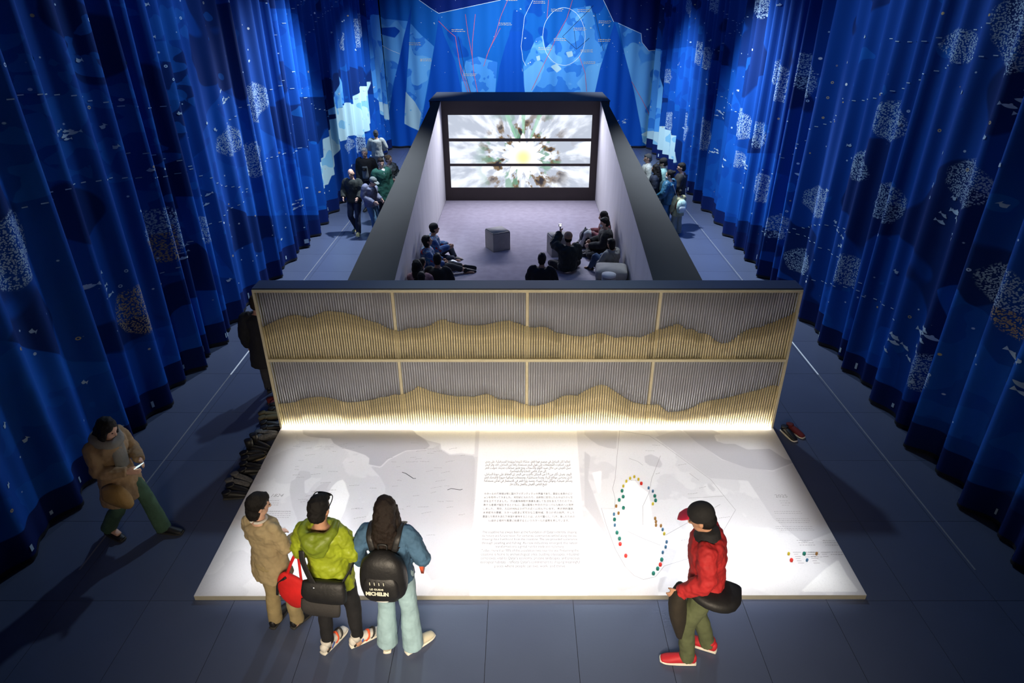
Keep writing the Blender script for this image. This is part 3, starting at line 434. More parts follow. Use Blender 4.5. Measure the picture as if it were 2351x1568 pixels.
# ------------------------------------------------------------------ slatted screen wall
PY = 7.375; PX0, PX1, PZ1 = -3.323, 3.528, 2.14
m_gold = pm('champagne_metal_frame', (.72, .66, .46), .4, .06, 12, metal=.15, spec=.5)
m_rod = pm('gold_rod_metal', (.76, .66, .40), .4, .10, 14, metal=.12, spec=.5)
m_clear = pm('clear_acrylic_rod', (.60, .63, .72), .22, .04, 10, spec=.6, trans=.2)
m_back = pm('mauve_grey_backing', (.36, .37, .42), .55, .05, 3)
m_navy = pm('navy_top_panel', (.035, .045, .085), .4, .08, 2)
m_led = pm('led_strip', (.9, .88, .8), .5, 0, 1, emit=(1.0, .95, .86), estr=34)
wall = empty('slatted_screen_wall', (0.1, PY, 0), 'long gold slatted screen wall with a mountain ridge pattern behind the map platform', 'screen')
def wp(o): o.location = (-.1, -PY, 0); return o
wp(bx('backing_board', PX0 + .04, PX1 - .04, PY + .10, PY + .27, .0, PZ1, m_back, wall))
wp(bx('top_cap', PX0, PX1, PY + .02, PY + .285, PZ1, PZ1 + .015, m_navy, wall))
FR = .03
wp(bx('frame_rail', PX0, PX1, PY, PY + .10, PZ1 - .035, PZ1, m_gold, wall, .003))
wp(bx('frame_rail', PX0 + FR, PX1 - FR, PY, PY + .10, 1.115, 1.155, m_gold, wall, .003))
wp(bx('frame_post', PX0, PX0 + FR, PY, PY + .27, .0, PZ1 - .035, m_gold, wall, .003))
wp(bx('frame_post', PX1 - FR, PX1, PY, PY + .27, .0, PZ1 - .035, m_gold, wall, .003))
for x in (-1.59, .103, 1.775):
    for z0, z1 in ((.06, 1.115), (1.155, PZ1 - .035)):
        wp(bx('mullion', x - .018, x + .018, PY + .044, PY + .10, z0, z1, m_gold, wall))
def unit_rod(name, mat, r):
    bm = bmesh.new(); bmesh.ops.create_cone(bm, cap_ends=True, segments=8, radius1=r, radius2=r, depth=1, matrix=Matrix.Translation((0, 0, .5)))
    me = bpy.data.meshes.new(name); bm.to_mesh(me); bm.free(); me.materials.append(mat)
    for p in me.polygons: p.use_smooth = abs(p.normal.z) < .5
    return me
rod_me, clr_me = unit_rod('gold_rod', m_rod, .0125), unit_rod('clear_rod', m_clear, .0085)
NR = 209; rods = {'gold_rod': [], 'clear_rod': []}
for prof, z0, z1 in ((UPPER, 1.156, PZ1 - .036), (LOWER, .062, 1.114)):
    px, pz = [p[0] for p in prof], [p[1] for p in prof]
    for i in range(NR):
        x = PX0 + FR + .016 + (PX1 - PX0 - 2 * FR - .032) * i / (NR - 1)
        h = float(np.interp(x, px, pz)) - z0
        rods['gold_rod'].append((x, PY + .030, z0, h))
        if min(abs(x - q) for q in (-1.59, .103, 1.775)) > .022: rods['clear_rod'].append((x, PY + .030, z0 + h, z1 - z0 - h))
for kind, L in rods.items():
    me = rod_me if kind == 'gold_rod' else clr_me
    L.sort(key=lambda a: -a[3] * (1.2 if a[2] > 1 else 1)); stuffV, stuffF = [], []
    for k, (x, y, z, h) in enumerate(L):
        if k < 300:
            o = bpy.data.objects.new(kind, me); COL.objects.link(o); o.parent = wall
            o.location = (x - .1, y - PY, z); o.scale = (1, 1, h)
        else:
            a = len(stuffV)
            stuffV += [(v.co.x + x, v.co.y + y, z + v.co.z * h) for v in me.vertices]
            stuffF += [tuple(a + i for i in p.vertices) for p in me.polygons]
    if stuffV: wp(tag(raw(kind + '_rest', stuffV, stuffF, me.materials[0], wall, True), kind='stuff'))
wp(bx('led_strip', PX0 + .02, PX1 - .02, PY + .002, PY + .013, .0605, .075, m_led, wall))

# ------------------------------------------------------------------ map platform
plat = empty('map_platform', (.11, 5.94, 0), 'low white map platform with printed coastlines in front of the slatted wall', 'platform')
def pp(o): o.location = (-.11, -5.94, 0); return o
C4 = [(-3.245, 4.513), (3.471, 4.524), (3.529, 7.374), (-3.311, 7.374)]
m_edge = pm('champagne_platform_edge', (.50, .48, .38), .4, .06, 10, metal=.2)
bm = bmesh.new()
lo = [bm.verts.new((x, y, 0)) for x, y in C4]; hi = [bm.verts.new((x, y, .052)) for x, y in C4]
bm.faces.new(hi); bm.faces.new(lo[::-1])
for i in range(4): bm.faces.new((lo[i], lo[(i + 1) % 4], hi[(i + 1) % 4], hi[i]))
pp(obj('platform_base', bm, m_edge, plat))
m = bpy.data.materials.new('printed_map_panel'); m.use_nodes = True; nt = m.node_tree; b = nt.nodes['Principled BSDF']; N = NB(nt)
tc = nd(nt, 'ShaderNodeTexCoord'); ov = tc.outputs['Object']
g1 = N.noise(ov, 1.1, 4); g2 = N.noise(ov, 90, 2)
col = N.mix(N.step(g1, .50, .52), (.66, .655, .67), (.60, .595, .615))
col = N.mix(N.step(N.attr('grey'), 0, .02), col, (.53, .525, .55))
col = N.mix(N.step(N.attr('dark'), 0, .02), col, (.44, .435, .47))
col = N.mix(N.step(N.attr('white'), 0, .02), col, (.80, .80, .80))
col = N.mix(N.math('MULTIPLY', N.step(g2, .5, .75), .16), col, (.35, .35, .37))
nt.links.new(col, b.inputs['Base Color']); b.inputs['Roughness'].default_value = .6; b.inputs['Specular IOR Level'].default_value = .25
nx, ny = 230, 96; U, V = np.meshgrid(np.linspace(0, 1, nx), np.linspace(0, 1, ny), indexing='ij')
c = np.array(C4)
XX = (c[0, 0] * (1 - U) + c[1, 0] * U) * (1 - V) + (c[3, 0] * (1 - U) + c[2, 0] * U) * V
YY = (c[0, 1] * (1 - U) + c[1, 1] * U) * (1 - V) + (c[3, 1] * (1 - U) + c[2, 1] * U) * V
me = bpy.data.meshes.new('map_surface'); idx = np.arange(nx * ny).reshape(nx, ny)
me.from_pydata(np.stack([XX, YY, 0 * XX + .06], -1).reshape(-1, 3).tolist(), [], np.stack([idx[:-1, :-1], idx[1:, :-1], idx[1:, 1:], idx[:-1, 1:]], -1).reshape(-1, 4).tolist()); me.update()
for ly in ('dark', 'grey', 'white'):
    a = me.attributes.new(ly, 'FLOAT', 'POINT'); a.data.foreach_set('value', layer_field(MAP[ly], XX, YY).ravel().astype(np.float32))
ms = pp(link_mesh('map_surface', me, m, plat))
sol = ms.modifiers.new('thick', 'SOLIDIFY'); sol.thickness = .008; sol.offset = -1
m_ink = pm('grey_map_ink', (.27, .27, .28), .7); m_ink2 = pm('black_map_ink', (.03, .03, .035), .7)
def flat_ribbons(name, lines, wd, mat, z=.0625):
    Vv, Ff = [], []
    for l in lines:
        cols = ribbon(l, wd, .2); a = len(Vv); n = len(cols)
        Vv += [(p[0][0], p[0][1], z) for p in cols] + [(p[1][0], p[1][1], z) for p in cols]
        Ff += [(a + i, a + i + 1, a + n + i + 1, a + n + i) for i in range(n - 1)]
    return pp(tag(raw(name, Vv, Ff, mat, plat), kind='stuff'))
flat_ribbons('printed_boundary_lines', MAPLINES[:3] + MAPLINES[3:8], .0045, m_ink)
flat_ribbons('printed_handwriting', MAPLINES[8:], .010, m_ink2)
random.seed(4); sh = []
for (a, b_) in NAMES:
    x = a - random.uniform(.02, .06); x1 = 2 * a - x; an = random.uniform(-.1, .35)
    while x < x1:
        l = random.uniform(.008, .03); sh.append([(x, b_ + (x - a) * an), (x + l, b_ + (x + l - a) * an + random.uniform(-.006, .006))]); x += l + .006
for (xc, rows, hw) in ((3.13, [5.895, 5.86, 5.82], .05), (3.12, [5.715, 5.684], .17), (3.12, [5.595, 5.565, 5.534], .2), (3.10, [5.471, 5.441, 5.416], .22), (3.13, [5.26, 5.225, 5.19, 5.09, 5.055, 5.02], .09), (3.40, [5.26, 5.225, 5.19, 5.09, 5.055], .08), (-2.91, [5.901, 5.858, 5.825], .06), (-2.80, [5.719, 5.709, 5.677, 5.646, 5.616], .16), (-2.76, [5.46, 5.426, 5.39, 5.319], .13)):
    for r in rows:
        x = xc - hw * random.uniform(.75, 1)
        while x < xc + hw * .9:
            l = random.uniform(.008, .03); sh.append([(x, r), (x + l, r)]); x += l + .007
for x, y, c_ in PINS[-5:]:
    for r in range(3): sh.append([(x + .06, y + .02 - r * .03), (x + .06 + random.uniform(.04, .09), y + .02 - r * .03)])
flat_ribbons('printed_place_names', sh, .0055, m_ink, .063)
def text(body, x, y, size, mat, parent, width=None, align='CENTER', shear=0, M=None, name='printed_text', fix=None, bold=0):
    cu = bpy.data.curves.new('t', 'FONT'); cu.body = body; cu.size = size; cu.align_x = align; cu.shear = shear; cu.resolution_u = 2; cu.offset = bold
    o = bpy.data.objects.new('t', cu); COL.objects.link(o); bpy.context.view_layer.update()
    me = bpy.data.meshes.new_from_object(o.evaluated_get(bpy.context.evaluated_depsgraph_get())); bpy.data.objects.remove(o)
    co = np.zeros(len(me.vertices) * 3); me.vertices.foreach_get('co', co); co = co.reshape(-1, 3)
    if width and len(co):
        k = width / max(1e-6, co[:, 0].max() - co[:, 0].min())
        if align == 'CENTER': co[:, 0] -= (co[:, 0].max() + co[:, 0].min()) / 2
        co[:, 0] *= k
    me.vertices.foreach_set('co', co.ravel())
    me.transform(M if M else Matrix.Translation((x, y, .063)))
    me.materials.clear(); me.materials.append(mat)
    t = link_mesh(name, me, mat, parent); tag(t, kind='stuff')
    return t
EN = ["The coastline has always been at the foundation of Qatar's identity, shaping", "its history and future vision. For centuries, communities settled along the sea,", "drawing their livelihood from the coastline. The sea provided sustenance", "through pearling and fishing. As new industries emerged, the nation", "transformed into a global hub for trade and diplomacy.", "Today, more than 90% of the population lives near the sea. Preserving the", "coastline is home to archaeological sites, bustling cityscapes, industrial", "complexes, vital to Qatar's economy, pristine landscapes, and precious", "ecological habitats - reflects Qatar's commitment to shaping meaningful", "places where people can live, work, and thrive."]
JP = ["カタールの海岸線は常に国のアイデンティティの基盤であり、歴史と未来のビジ", "ョンを形作ってきました。 何世紀にもわたり、沿岸部に定住した人々は海から生", "計を立ててきました。 海は真珠採取や漁業を通して生活を支えてきたのです。", "新たな産業が誕生するとともに、国は貿易と外交のグローバルな拠点へと発展", "しました。 現在、人口の90%以上が海の近くに住んでいます。 考古学的遺跡、", "未来都市の景観、カタール経済に不可欠な工業地域、手つかずの自然、そして", "豊富な生態系を含む海岸線を維持することは、人々が暮らし、働き、楽しむための", "価値ある場所や風景に投資するというカタールの姿勢を表しています。"]
AR = ["لطالما كان الساحل في صميم هوية قطر، مشكلا تاريخها ورؤيتها المستقبلية. على مدى", "قرون، استقرت المجتمعات على طول البحر مستمدة رزقها من الساحل، فقد وفر البحر", "سبل العيش من خلال صيد اللؤلؤ والأسماك. ومع ظهور صناعات جديدة، تحولت قطر", "إلى مركز عالمي للتجارة والدبلوماسية.", "اليوم، يعيش أكثر من ٩٠٪ من السكان بالقرب من البحر. إن الحفاظ على جودة الساحل،", "الذي يحتضن مواقع أثرية، ومدنا مستقبلية، ومجمعات صناعية حيوية لاقتصاد قطر", "ومناظر طبيعية، وموائل بيئية ثمينة، يجسد رؤية قطر في الاستثمار في أماكن مستدامة", "تتيح للناس العيش والعمل والازدهار."]
# Arabic joining: base letter -> (isolated, final, initial, medial) presentation forms, drawn right to left
_seq = "ء1آ2أ2ؤ2إ2ئ4ا2ب4ة2ت4ث4ج4ح4خ4د2ذ2ر2ز2س4ش4ص4ض4ط4ظ4ع4غ4ف4ق4ك4ل4م4ن4ه4و2ى2ي4"
FORM = {}; _c = 0xFE80
for i in range(0, len(_seq), 2):
    k = int(_seq[i + 1]); FORM[_seq[i]] = [_c + q for q in range(k)]; _c += k
def shape_ar(t):
    out = []; n = len(t); i = 0
    while i < n:
        ch = t[i]
        if ch not in FORM: out.append(ch); i += 1; continue
        prev = i > 0 and t[i - 1] in FORM and len(FORM[t[i - 1]]) == 4
        if ch == 'ل' and i + 1 < n and t[i + 1] in 'آأإا':
            b0 = {'آ': 0xFEF5, 'أ': 0xFEF7, 'إ': 0xFEF9, 'ا': 0xFEFB}[t[i + 1]]; out.append(chr(b0 + (1 if prev else 0))); i += 2; continue
        nxt = i + 1 < n and t[i + 1] in FORM and t[i + 1] != 'ء'
        f = FORM[ch]
        if len(f) == 4: out.append(chr(f[3 if prev and nxt else 2 if nxt else 1 if prev else 0]))
        elif len(f) == 2: out.append(chr(f[1 if prev else 0]))
        else: out.append(chr(f[0]))
        i += 1
    return ''.join(out[::-1])
m_txt = pm('grey_text_ink', (.22, .22, .23), .7)
for k, l in enumerate(AR): pp(text(shape_ar(l), .11, 6.615 - k * .0625, .062, m_txt, plat, width=(1.09 if k not in (3, 7) else .46), name='printed_arabic_text', bold=.0006))
for k, l in enumerate(JP): pp(text(l, .11, 6.005 - k * .065, .042, m_txt, plat, width=(1.06 if k < 7 else .92), name='printed_japanese_text', bold=.0004))
for k, l in enumerate(EN): pp(text(l, .115, 5.37 - k * .0545, .05, m_txt, plat, width=(1.05 if k not in (4, 9) else .75), name='printed_english_text', bold=.0006))
pp(text('1824', -2.91, 5.965, .075, m_ink, plat, shear=.25, name='printed_year')); pp(text('2025', 3.14, 5.955, .075, m_ink, plat, name='printed_year'))
PC = {'Y': ('yellow', (.62, .50, .03)), 'R': ('red', (.62, .03, .02)), 'T': ('green', (.01, .16, .12)), 'B': ('blue', (.05, .16, .30)), 'N': ('brown', (.32, .16, .04))}
pin_me = {}
for k, (nm, c_) in PC.items():
    bm = bmesh.new(); r = .016 if k in 'TR' else .012
    bmesh.ops.create_cone(bm, cap_ends=True, segments=12, radius1=r, radius2=r, depth=.018, matrix=Matrix.Translation((0, 0, .009)))
    bmesh.ops.create_cone(bm, cap_ends=True, segments=12, radius1=r * 1.15, radius2=r * .9, depth=.014, matrix=Matrix.Translation((0, 0, .025)))
    me = bpy.data.meshes.new('map_pin'); bm.to_mesh(me); bm.free(); me.materials.append(pm(nm + '_pin', c_, .3)); pin_me[k] = me
for x, y, k in PINS:
    o = bpy.data.objects.new('map_pin', pin_me[k]); COL.objects.link(o); o.parent = plat; o.location = (x - .11, y - .012 - 5.94, .06)
    o['label'] = PC[k][0] + ' map pin'

# ------------------------------------------------------------------ screening pavilion
GL, GR = -2.206, 2.285
pav = empty('video_wall', (.04, 20, 0), 'dark end wall with three stacked wide screens playing a daisy video', 'video wall')
def pv(o): o.location = (-.04, -20, 0); return o
m_wallk = pm('charcoal_wall_top', (.017, .0165, .0165), .75, .15, 1.5)
m_pan = pm('grey_felt_panel', (.56, .54, .55), .9, .05, 3, .1, 160, stretch=(1, 1, .15))
m_frame = pm('dark_brown_frame', (.045, .034, .034), .6, .08, 2)
m_carpet = pm('mauve_carpet', (.40, .355, .42), .95, .08, 6, .25, 220)
zinL = lambda y: .946 + (2.83 - .946) * (y - 10.574) / (19.0 - 10.574)
zinR = lambda y: 1.098 + (2.83 - 1.098) * (y - 10.205) / (19.0 - 10.205)
xoL = lambda y: -2.413 + (y - 19.2) * .0713
xoR = lambda y: 2.433 - (y - 19.2) * .0765
def prism(name, sec0, sec1, mat, parent):
    n = len(sec0); V = sec0 + sec1
    F = [tuple(range(n))[::-1], tuple(range(n, 2 * n))] + [(i, (i + 1) % n, n + (i + 1) % n, n + i) for i in range(n)]
    o = raw(name, V, F, mat, parent); me = o.data; bm = bmesh.new(); bm.from_mesh(me); bmesh.ops.recalc_face_normals(bm, faces=bm.faces); bm.to_mesh(me); bm.free(); return o
Y0, Y1, Y2 = 8.3, 19.19, 21.2
for sgn, gx, zi, xo in ((-1, GL, zinL, xoL), (1, GR, zinR, xoR)):
    xi = gx + sgn * .008
    sec = lambda y: [(xi, y, 0), (xo(y), y, 0), (xo(y), y, min(zi(y), 2.83)), (xi, y, min(zi(y), 2.83))]
    iw = tag(prism('wall_inner_left' if sgn < 0 else 'wall_inner_right', sec(Y0), sec(19.0), m_wallk, None), kind='structure')
    cp = lambda y: [(gx - sgn * .004, y, min(zi(y), 2.83) - .001), (xo(y), y, min(zi(y), 2.83) - .001), (xo(y), y, min(zi(y), 2.83) + .010), (gx - sgn * .004, y, min(zi(y), 2.83) + .010)]
    prism('wall_cap', cp(Y0), cp(19.0), m_wallk, iw)
    y = Y0; k = 0
    while y < Y1 - .05:
        y1 = min(y + 1.21, Y1)
        a, b_ = y + .003, y1 - .003
        s_ = lambda yy: [(gx, yy, .012), (xi, yy, .012), (xi, yy, min(zi(yy), 2.83) - .004), (gx, yy, min(zi(yy), 2.83) - .004)]
        prism('wall_panel', s_(a), s_(b_), m_pan, iw); y = y1; k += 1
xa, xb = -2.54, 2.56
pv(bx('end_wall', xa, xb, Y1 + .12, Y2, 0, 2.83, m_frame, pav))
pv(bx('end_wall_top', xa - .005, xb + .005, Y1, Y2 + .01, 2.83, 2.845, pm('navy_black_cap', (.012, .017, .032), .6), pav))
def fb(x0, x1, z0, z1, nm='screen_surround'): pv(bx(nm, x0, x1, Y1, Y1 + .12, z0, z1, m_frame, pav))
SX0, SX1 = -2.03, 2.08
fb(GL, SX0, 0, 2.83); fb(SX1, GR, 0, 2.83); fb(SX0, SX1, 0, .396); fb(SX0, SX1, 2.467, 2.83)
fb(SX0, SX1, 1.030, 1.100, 'screen_divider'); fb(SX0, SX1, 1.737, 1.818, 'screen_divider')
# video picture: a daisy in a radial zoom
m = bpy.data.materials.new('video_picture'); m.use_nodes = True; nt = m.node_tree; N = NB(nt)
b = nt.nodes['Principled BSDF']
geo = nd(nt, 'ShaderNodeNewGeometry'); sx = nd(nt, 'ShaderNodeSeparateXYZ'); nt.links.new(geo.outputs['Position'], sx.inputs[0])
dx = N.math('SUBTRACT', sx.outputs[0], .12); dz = N.math('SUBTRACT', sx.outputs[2], 1.27)
rr = N.math('SQRT', N.math('ADD', N.math('MULTIPLY', dx, dx), N.math('MULTIPLY', dz, dz))); th = N.math('ARCTAN2', dz, dx)
lr = N.math('LOGARITHM', N.math('ADD', rr, .05), 2.718)
def pol(ka, kr, off):
    cx = nd(nt, 'ShaderNodeCombineXYZ')
    nt.links.new(N.math('MULTIPLY', N.math('COSINE', th), ka), cx.inputs[0]); nt.links.new(N.math('MULTIPLY', N.math('SINE', th), ka), cx.inputs[1])
    nt.links.new(N.math('ADD', N.math('MULTIPLY', lr, kr), off), cx.inputs[2]); return cx.outputs[0]
na = N.noise(pol(5, 2.2, 0), 1.0, 4); nb = N.noise(pol(3.2, 2.6, 7), 1.0, 3); nc = N.noise(pol(2.6, 2.0, 19), 1.0, 2)
col = N.mix(N.step(na, .42, .60), (.48, .53, .63), (.86, .91, 1.0))
near = N.math('SUBTRACT', 1, N.step(rr, .8, 1.7))
col = N.mix(N.math('MULTIPLY', N.step(nb, .50, .58), near), col, (.20, .13, .06))
col = N.mix(N.math('MULTIPLY', N.step(nb, .59, .66), near), col, (.02, .02, .03))
col = N.mix(N.math('MULTIPLY', N.step(nc, .54, .62), N.math('MULTIPLY', near, .8)), col, (.16, .36, .24))
up = N.math('MULTIPLY', N.step(N.math('SINE', th), .82, .95), N.step(N.math('SINE', N.math('MULTIPLY', th, 17)), .5, .9))
col = N.mix(N.math('MULTIPLY', up, .7), col, (.30, .62, .42))
pet = N.math('ADD', .56, N.math('MULTIPLY', N.math('SINE', N.math('MULTIPLY', th, 13)), .11)); pet = N.math('ADD', pet, N.math('MULTIPLY', N.math('SUBTRACT', nb, .5), .35))
col = N.mix(N.step(N.math('SUBTRACT', pet, rr), 0, .06), col, (1.0, 1.0, .97))
col = N.mix(N.math('SUBTRACT', 1, N.step(rr, .05, .34)), col, (1.0, .90, .38))
b.inputs['Base Color'].default_value = (.02, .02, .02, 1); b.inputs['Roughness'].default_value = .4
nt.links.new(col, b.inputs['Emission Color']); b.inputs['Emission Strength'].default_value = 1.15
for z0, z1 in ((.396, 1.030), (1.100, 1.737), (1.818, 2.467)):
    pv(bx('video_screen', SX0, SX1, Y1 + .035, Y1 + .10, z0, z1, m, pav))
tag(bx('carpet', GL + .005, GR - .005, 8.6, Y1 - .01, .001, .012, m_carpet), 'mauve wall-to-wall carpet between the sloping pavilion walls', 'carpet')

# ------------------------------------------------------------------ seats in the pavilion
m_seat = pm('grey_felt_seat', (.36, .34, .32), .9, .06, 8, .15, 150)
def pouf(cx, cy, s, h, rot, label):
    r = empty('cube_pouf', (cx, cy, .012), label, 'pouf', rot)
    b_ = bx('pouf_body', -s / 2, s / 2, -s / 2, s / 2, 0, h - .03, m_seat, r, .02)
    bm = bmesh.new(); box(bm, -s / 2, s / 2, -s / 2, s / 2, h - .045, h); bmesh.ops.bevel(bm, geom=bm.edges[:], offset=.02, segments=3, affect='EDGES')
    obj('pouf_top', bm, m_seat, r, True); return r
pouf(-.52, 14.92, .46, .47, math.radians(28), 'grey felt cube seat standing alone in the middle of the carpet')
pouf(.93, 14.55, .46, .47, math.radians(13), 'grey felt cube seat beside the visitor in a tan beanie')
r = empty('wide_pouf', (1.93, 12.66, .012), 'wide soft grey pouf with rounded edges by the right wall of the pavilion', 'pouf', math.radians(-6))
bm = bmesh.new(); loft(bm, [(0, 0, .015), (0, 0, .20)], [(.315, .295), (.32, .30)], (1, 0, 0), 2, 40, 7, .06); obj('pouf_body', bm, m_seat, r, True)
bm = bmesh.new(); loft(bm, [(0, 0, .22), (0, 0, .30), (0, 0, .37)], [(.325, .305), (.335, .315), (.32, .30)], (1, 0, 0), 3, 40, 6, .22); obj('pouf_top', bm, m_seat, r, True)
r = empty('round_stool', (1.80, 12.08, .012), 'small round pale stool in front of the wide grey pouf', 'stool')
bm = bmesh.new(); loft(bm, [(0, 0, .03), (0, 0, .40)], [.14, .14], (1, 0, 0), 2, 20, 2, .2); obj('stool_body', bm, m_seat, r, True)
bm = bmesh.new(); loft(bm, [(0, 0, .42), (0, 0, .46)], [.145, .145], (1, 0, 0), 2, 20, 2, .2); obj('cushion', bm, pm('pale_grey_felt', (.6, .6, .62), .9), r, True)


# ------------------------------------------------------------------ people
PENDING = []      # meshes whose modifiers are baked at the end
TEX = {}
def clouds(size):
    if size not in TEX:
        t = bpy.data.textures.new('cloth_noise', 'CLOUDS'); t.noise_scale = size; t.noise_depth = 2; TEX[size] = t
    return TEX[size]
def fin(name, bm, mat, parent, vox, disp=0, dsize=.08, smooth=4, label=None, k=1.0):
    if k != 1.0: bmesh.ops.scale(bm, vec=(k, k, k), verts=bm.verts)
    o = obj(name, bm, mat, parent, True)
    r = o.modifiers.new('r', 'REMESH'); r.mode = 'VOXEL'; r.voxel_size = vox; r.use_smooth_shade = True
    if smooth: s = o.modifiers.new('s', 'SMOOTH'); s.iterations = smooth; s.factor = .5
    if disp:
        d = o.modifiers.new('d', 'DISPLACE'); d.texture = clouds(dsize); d.strength = disp; d.mid_level = .5
        if disp > .012 and vox < .011: d2 = o.modifiers.new('e', 'DISPLACE'); d2.texture = clouds(dsize * .4); d2.strength = disp * .22; d2.mid_level = .5
    if label: o['label'] = label
    PENDING.append(o); return o
SKIN = pm('warm_skin', (.50, .27, .17), .55, .06, 20); SKIN2 = pm('light_skin', (.62, .38, .28), .55, .06, 20)
BLACKHAIR = (.008, .007, .007); EYE = pm('dark_eye', (.01, .008, .008), .15)
def hairmat(col): return pm('hair_%d_%d_%d' % tuple(int(c * 999) for c in col), col, .62, .5, 30, .5, 60, spec=.25, stretch=(6, 6, 1))
def cloth(nm, col, rough=.85, bump=.35, bs=38, var=.14): return pm(nm, col, rough, var, 9, bump, bs)
def mir(p): return (-p[0], p[1], p[2])
STAND = dict(pel=(0, 0, .93), wai=(0, .005, 1.08), che=(0, .01, 1.27), nck=(0, -.015, 1.43), hd=(0, .02, 1.578),
             shL=(-.180, -.012, 1.385), elL=(-.232, -.04, 1.12), wrL=(-.235, .05, .89), hiL=(-.088, 0, .90), knL=(-.10, .025, .49), anL=(-.105, -.02, .085))
SIT = dict(pel=(0, 0, .13), wai=(0, -.03, .27), che=(0, -.03, .46), nck=(0, -.02, .62), hd=(0, .02, .765),
           shL=(-.175, -.02, .575), elL=(-.25, .05, .34), wrL=(-.14, .24, .24), hiL=(-.09, .02, .11), knL=(-.31, .30, .11), anL=(.06, .36, .06), pelr=(.175, .13))
def hand(bm, w, e, nrm, curl, vox, ahead=(0, 1, 0)):
    w, e = Vector(w), Vector(e); d = (w - e).normalized(); n = Vector(nrm); n = (n - d * n.dot(d))
    n = n.normalized() if n.length > 1e-3 else d.orthogonal().normalized()
    s = d.cross(n); ts = 1 if s.dot(Vector(ahead)) >= 0 else -1; fr = max(1.0, vox / .0095)
    loft(bm, [w - d * .02, w + d * .03, w + d * .09], [(.026, .02), (.040, .017), (.040, .014)], s, 2, 10)
    for off, L in ((-.030, .056), (-.010, .073), (.010, .078), (.030, .068)):
        b = w + d * .082 + s * (off * ts)
        p1 = b + d * L * .5 + n * curl * L * .2; p2 = b + d * L * (.9 - .45 * curl) + n * curl * L * .75
        loft(bm, [b, p1, p2], [.0095 * fr, .0085 * fr, .0072 * fr], s, 2, 8)
    b = w + d * .02 + s * ts * .03
    loft(bm, [b, b + d * .035 + s * ts * .022 + n * .012, b + d * .065 + s * ts * .022 + n * (.02 + .02 * curl)], [.014 * fr, .0115 * fr, .009 * fr], s, 2, 8)
def person(label, x, y, deg, h=1.70, J=None, base=None, look=(0, 0), skin=None, vox=.012, hair=('short', BLACKHAIR), top=None, bottom=None, shoes=None, z=0, group=None, curl=.45, palm=None, face=True):
    """top: dict(mat, drop, fat, sleeve, hood, collar, name); bottom: dict(mat, flare, name, thigh); shoes: dict(mat, sole)"""
    D = dict(base or STAND); D.update(J or {})
    for k in list(D):
        if k.endswith('L') and k[:-1] + 'R' not in D: D[k[:-1] + 'R'] = mir(D[k])
    D = {k: (Vector(v) if k != 'pelr' else v) for k, v in D.items()}
    K = h / 1.70; skin = skin or SKIN; sit = base is SIT
    root = empty('person', (x, y, z), label, 'person', math.radians(deg), group)
    bm = bmesh.new(); xd = (D['shR'] - D['shL']).normalized(); hx = (D['hiR'] - D['hiL']).normalized()
    mid = (xd + hx).normalized()
    # body: one continuous surface
    loft(bm, [D['pel'] - (D['wai'] - D['pel']) * .45, D['pel'], D['wai'], D['che'], D['nck'] - (D['nck'] - D['che']) * .32, D['nck']],
         [(.13, .10), (.158, .115), (.132, .10), (.150, .108), (.132, .080), (.056, .054)], mid, 3, 16)
    Mh = Matrix.Translation(D['hd']) @ Euler((math.radians(look[1]), 0, math.radians(look[0])), 'XYZ').to_matrix().to_4x4()
    loft(bm, [D['nck'] - Vector((0, 0, .05)), D['nck'] + (D['hd'] - D['nck']) * .35, D['hd'] + Vector((0, -.01, -.02))], [.060, .052, .050], (1, 0, 0), 3, 12)
    ball(bm, (0, 0, .015), (.074, .093, .105), Mh); ball(bm, (0, .022, -.055), (.056, .066, .058), Mh)
    loft(bm, [Mh @ Vector((0, .085, .012)), Mh @ Vector((0, .105, -.02)), Mh @ Vector((0, .098, -.032))], [.010, .015, .014], (1, 0, 0), 2, 8)
    ball(bm, (0, .080, -.060), (.024, .012, .010), Mh, 2); ball(bm, (0, .076, .030), (.048, .016, .010), Mh, 2)
    for s in (-1, 1): ball(bm, (s * .076, -.006, -.005), (.012, .02, .03), Mh, 2)
    for s, L in ((-1, 'L'), (1, 'R')):
        sh, el, wr = D['sh' + L], D['el' + L], D['wr' + L]
        loft(bm, [sh - xd * s * .07 - Vector((0, 0, .03)), sh - Vector((0, 0, .032)), sh.lerp(el, .5), el, el.lerp(wr, .35), wr], [.036, .043, .044, .040, .040, .027], (0, 1, 0), 3, 12)
        pn = (palm or {}).get(L, (-s, 0, 0)); hand(bm, wr, el, pn, curl, vox)
        hi, kn, an = D['hi' + L], D['kn' + L], D['an' + L]
        loft(bm, [hi + Vector((0, 0, .03 if not sit else 0)), hi.lerp(kn, .4), kn, kn.lerp(an, .35), an], [.088, .078, .056, .056, .038], hx, 3, 12)
        ft = D.get('ft' + L); ft = ft if ft is not None else an + Vector((s * .03, .17, -.055))
        loft(bm, [an + Vector((0, -.045, -.045)), an.lerp(ft, .4) + Vector((0, 0, -.015)), ft], [(.032, .032), (.040, .032), (.036, .02)], hx, 3, 10)
    fin('body', bm, skin, root, vox * K, k=K, smooth=3 if vox < .01 else 1)
    def sub(name, mat, build, par=root, vx=None, disp=0, ds=.08, sm=4, label=None):
        b = bmesh.new(); build(b); return fin(name, b, mat, par, (vx or vox) * K, disp, ds, sm, label, K)
    if face:
        for s in (-1, 1):
            b = bmesh.new(); ball(b, (s * .030, .086, .008), (.011, .006, .006), Mh, 2); bmesh.ops.scale(b, vec=(K, K, K), verts=b.verts); obj('eye', b, EYE, root, True)
    # hair and hats
    kind, hc = hair[0], hair[1]; hm = hairmat(hc) if kind != 'bald' else None
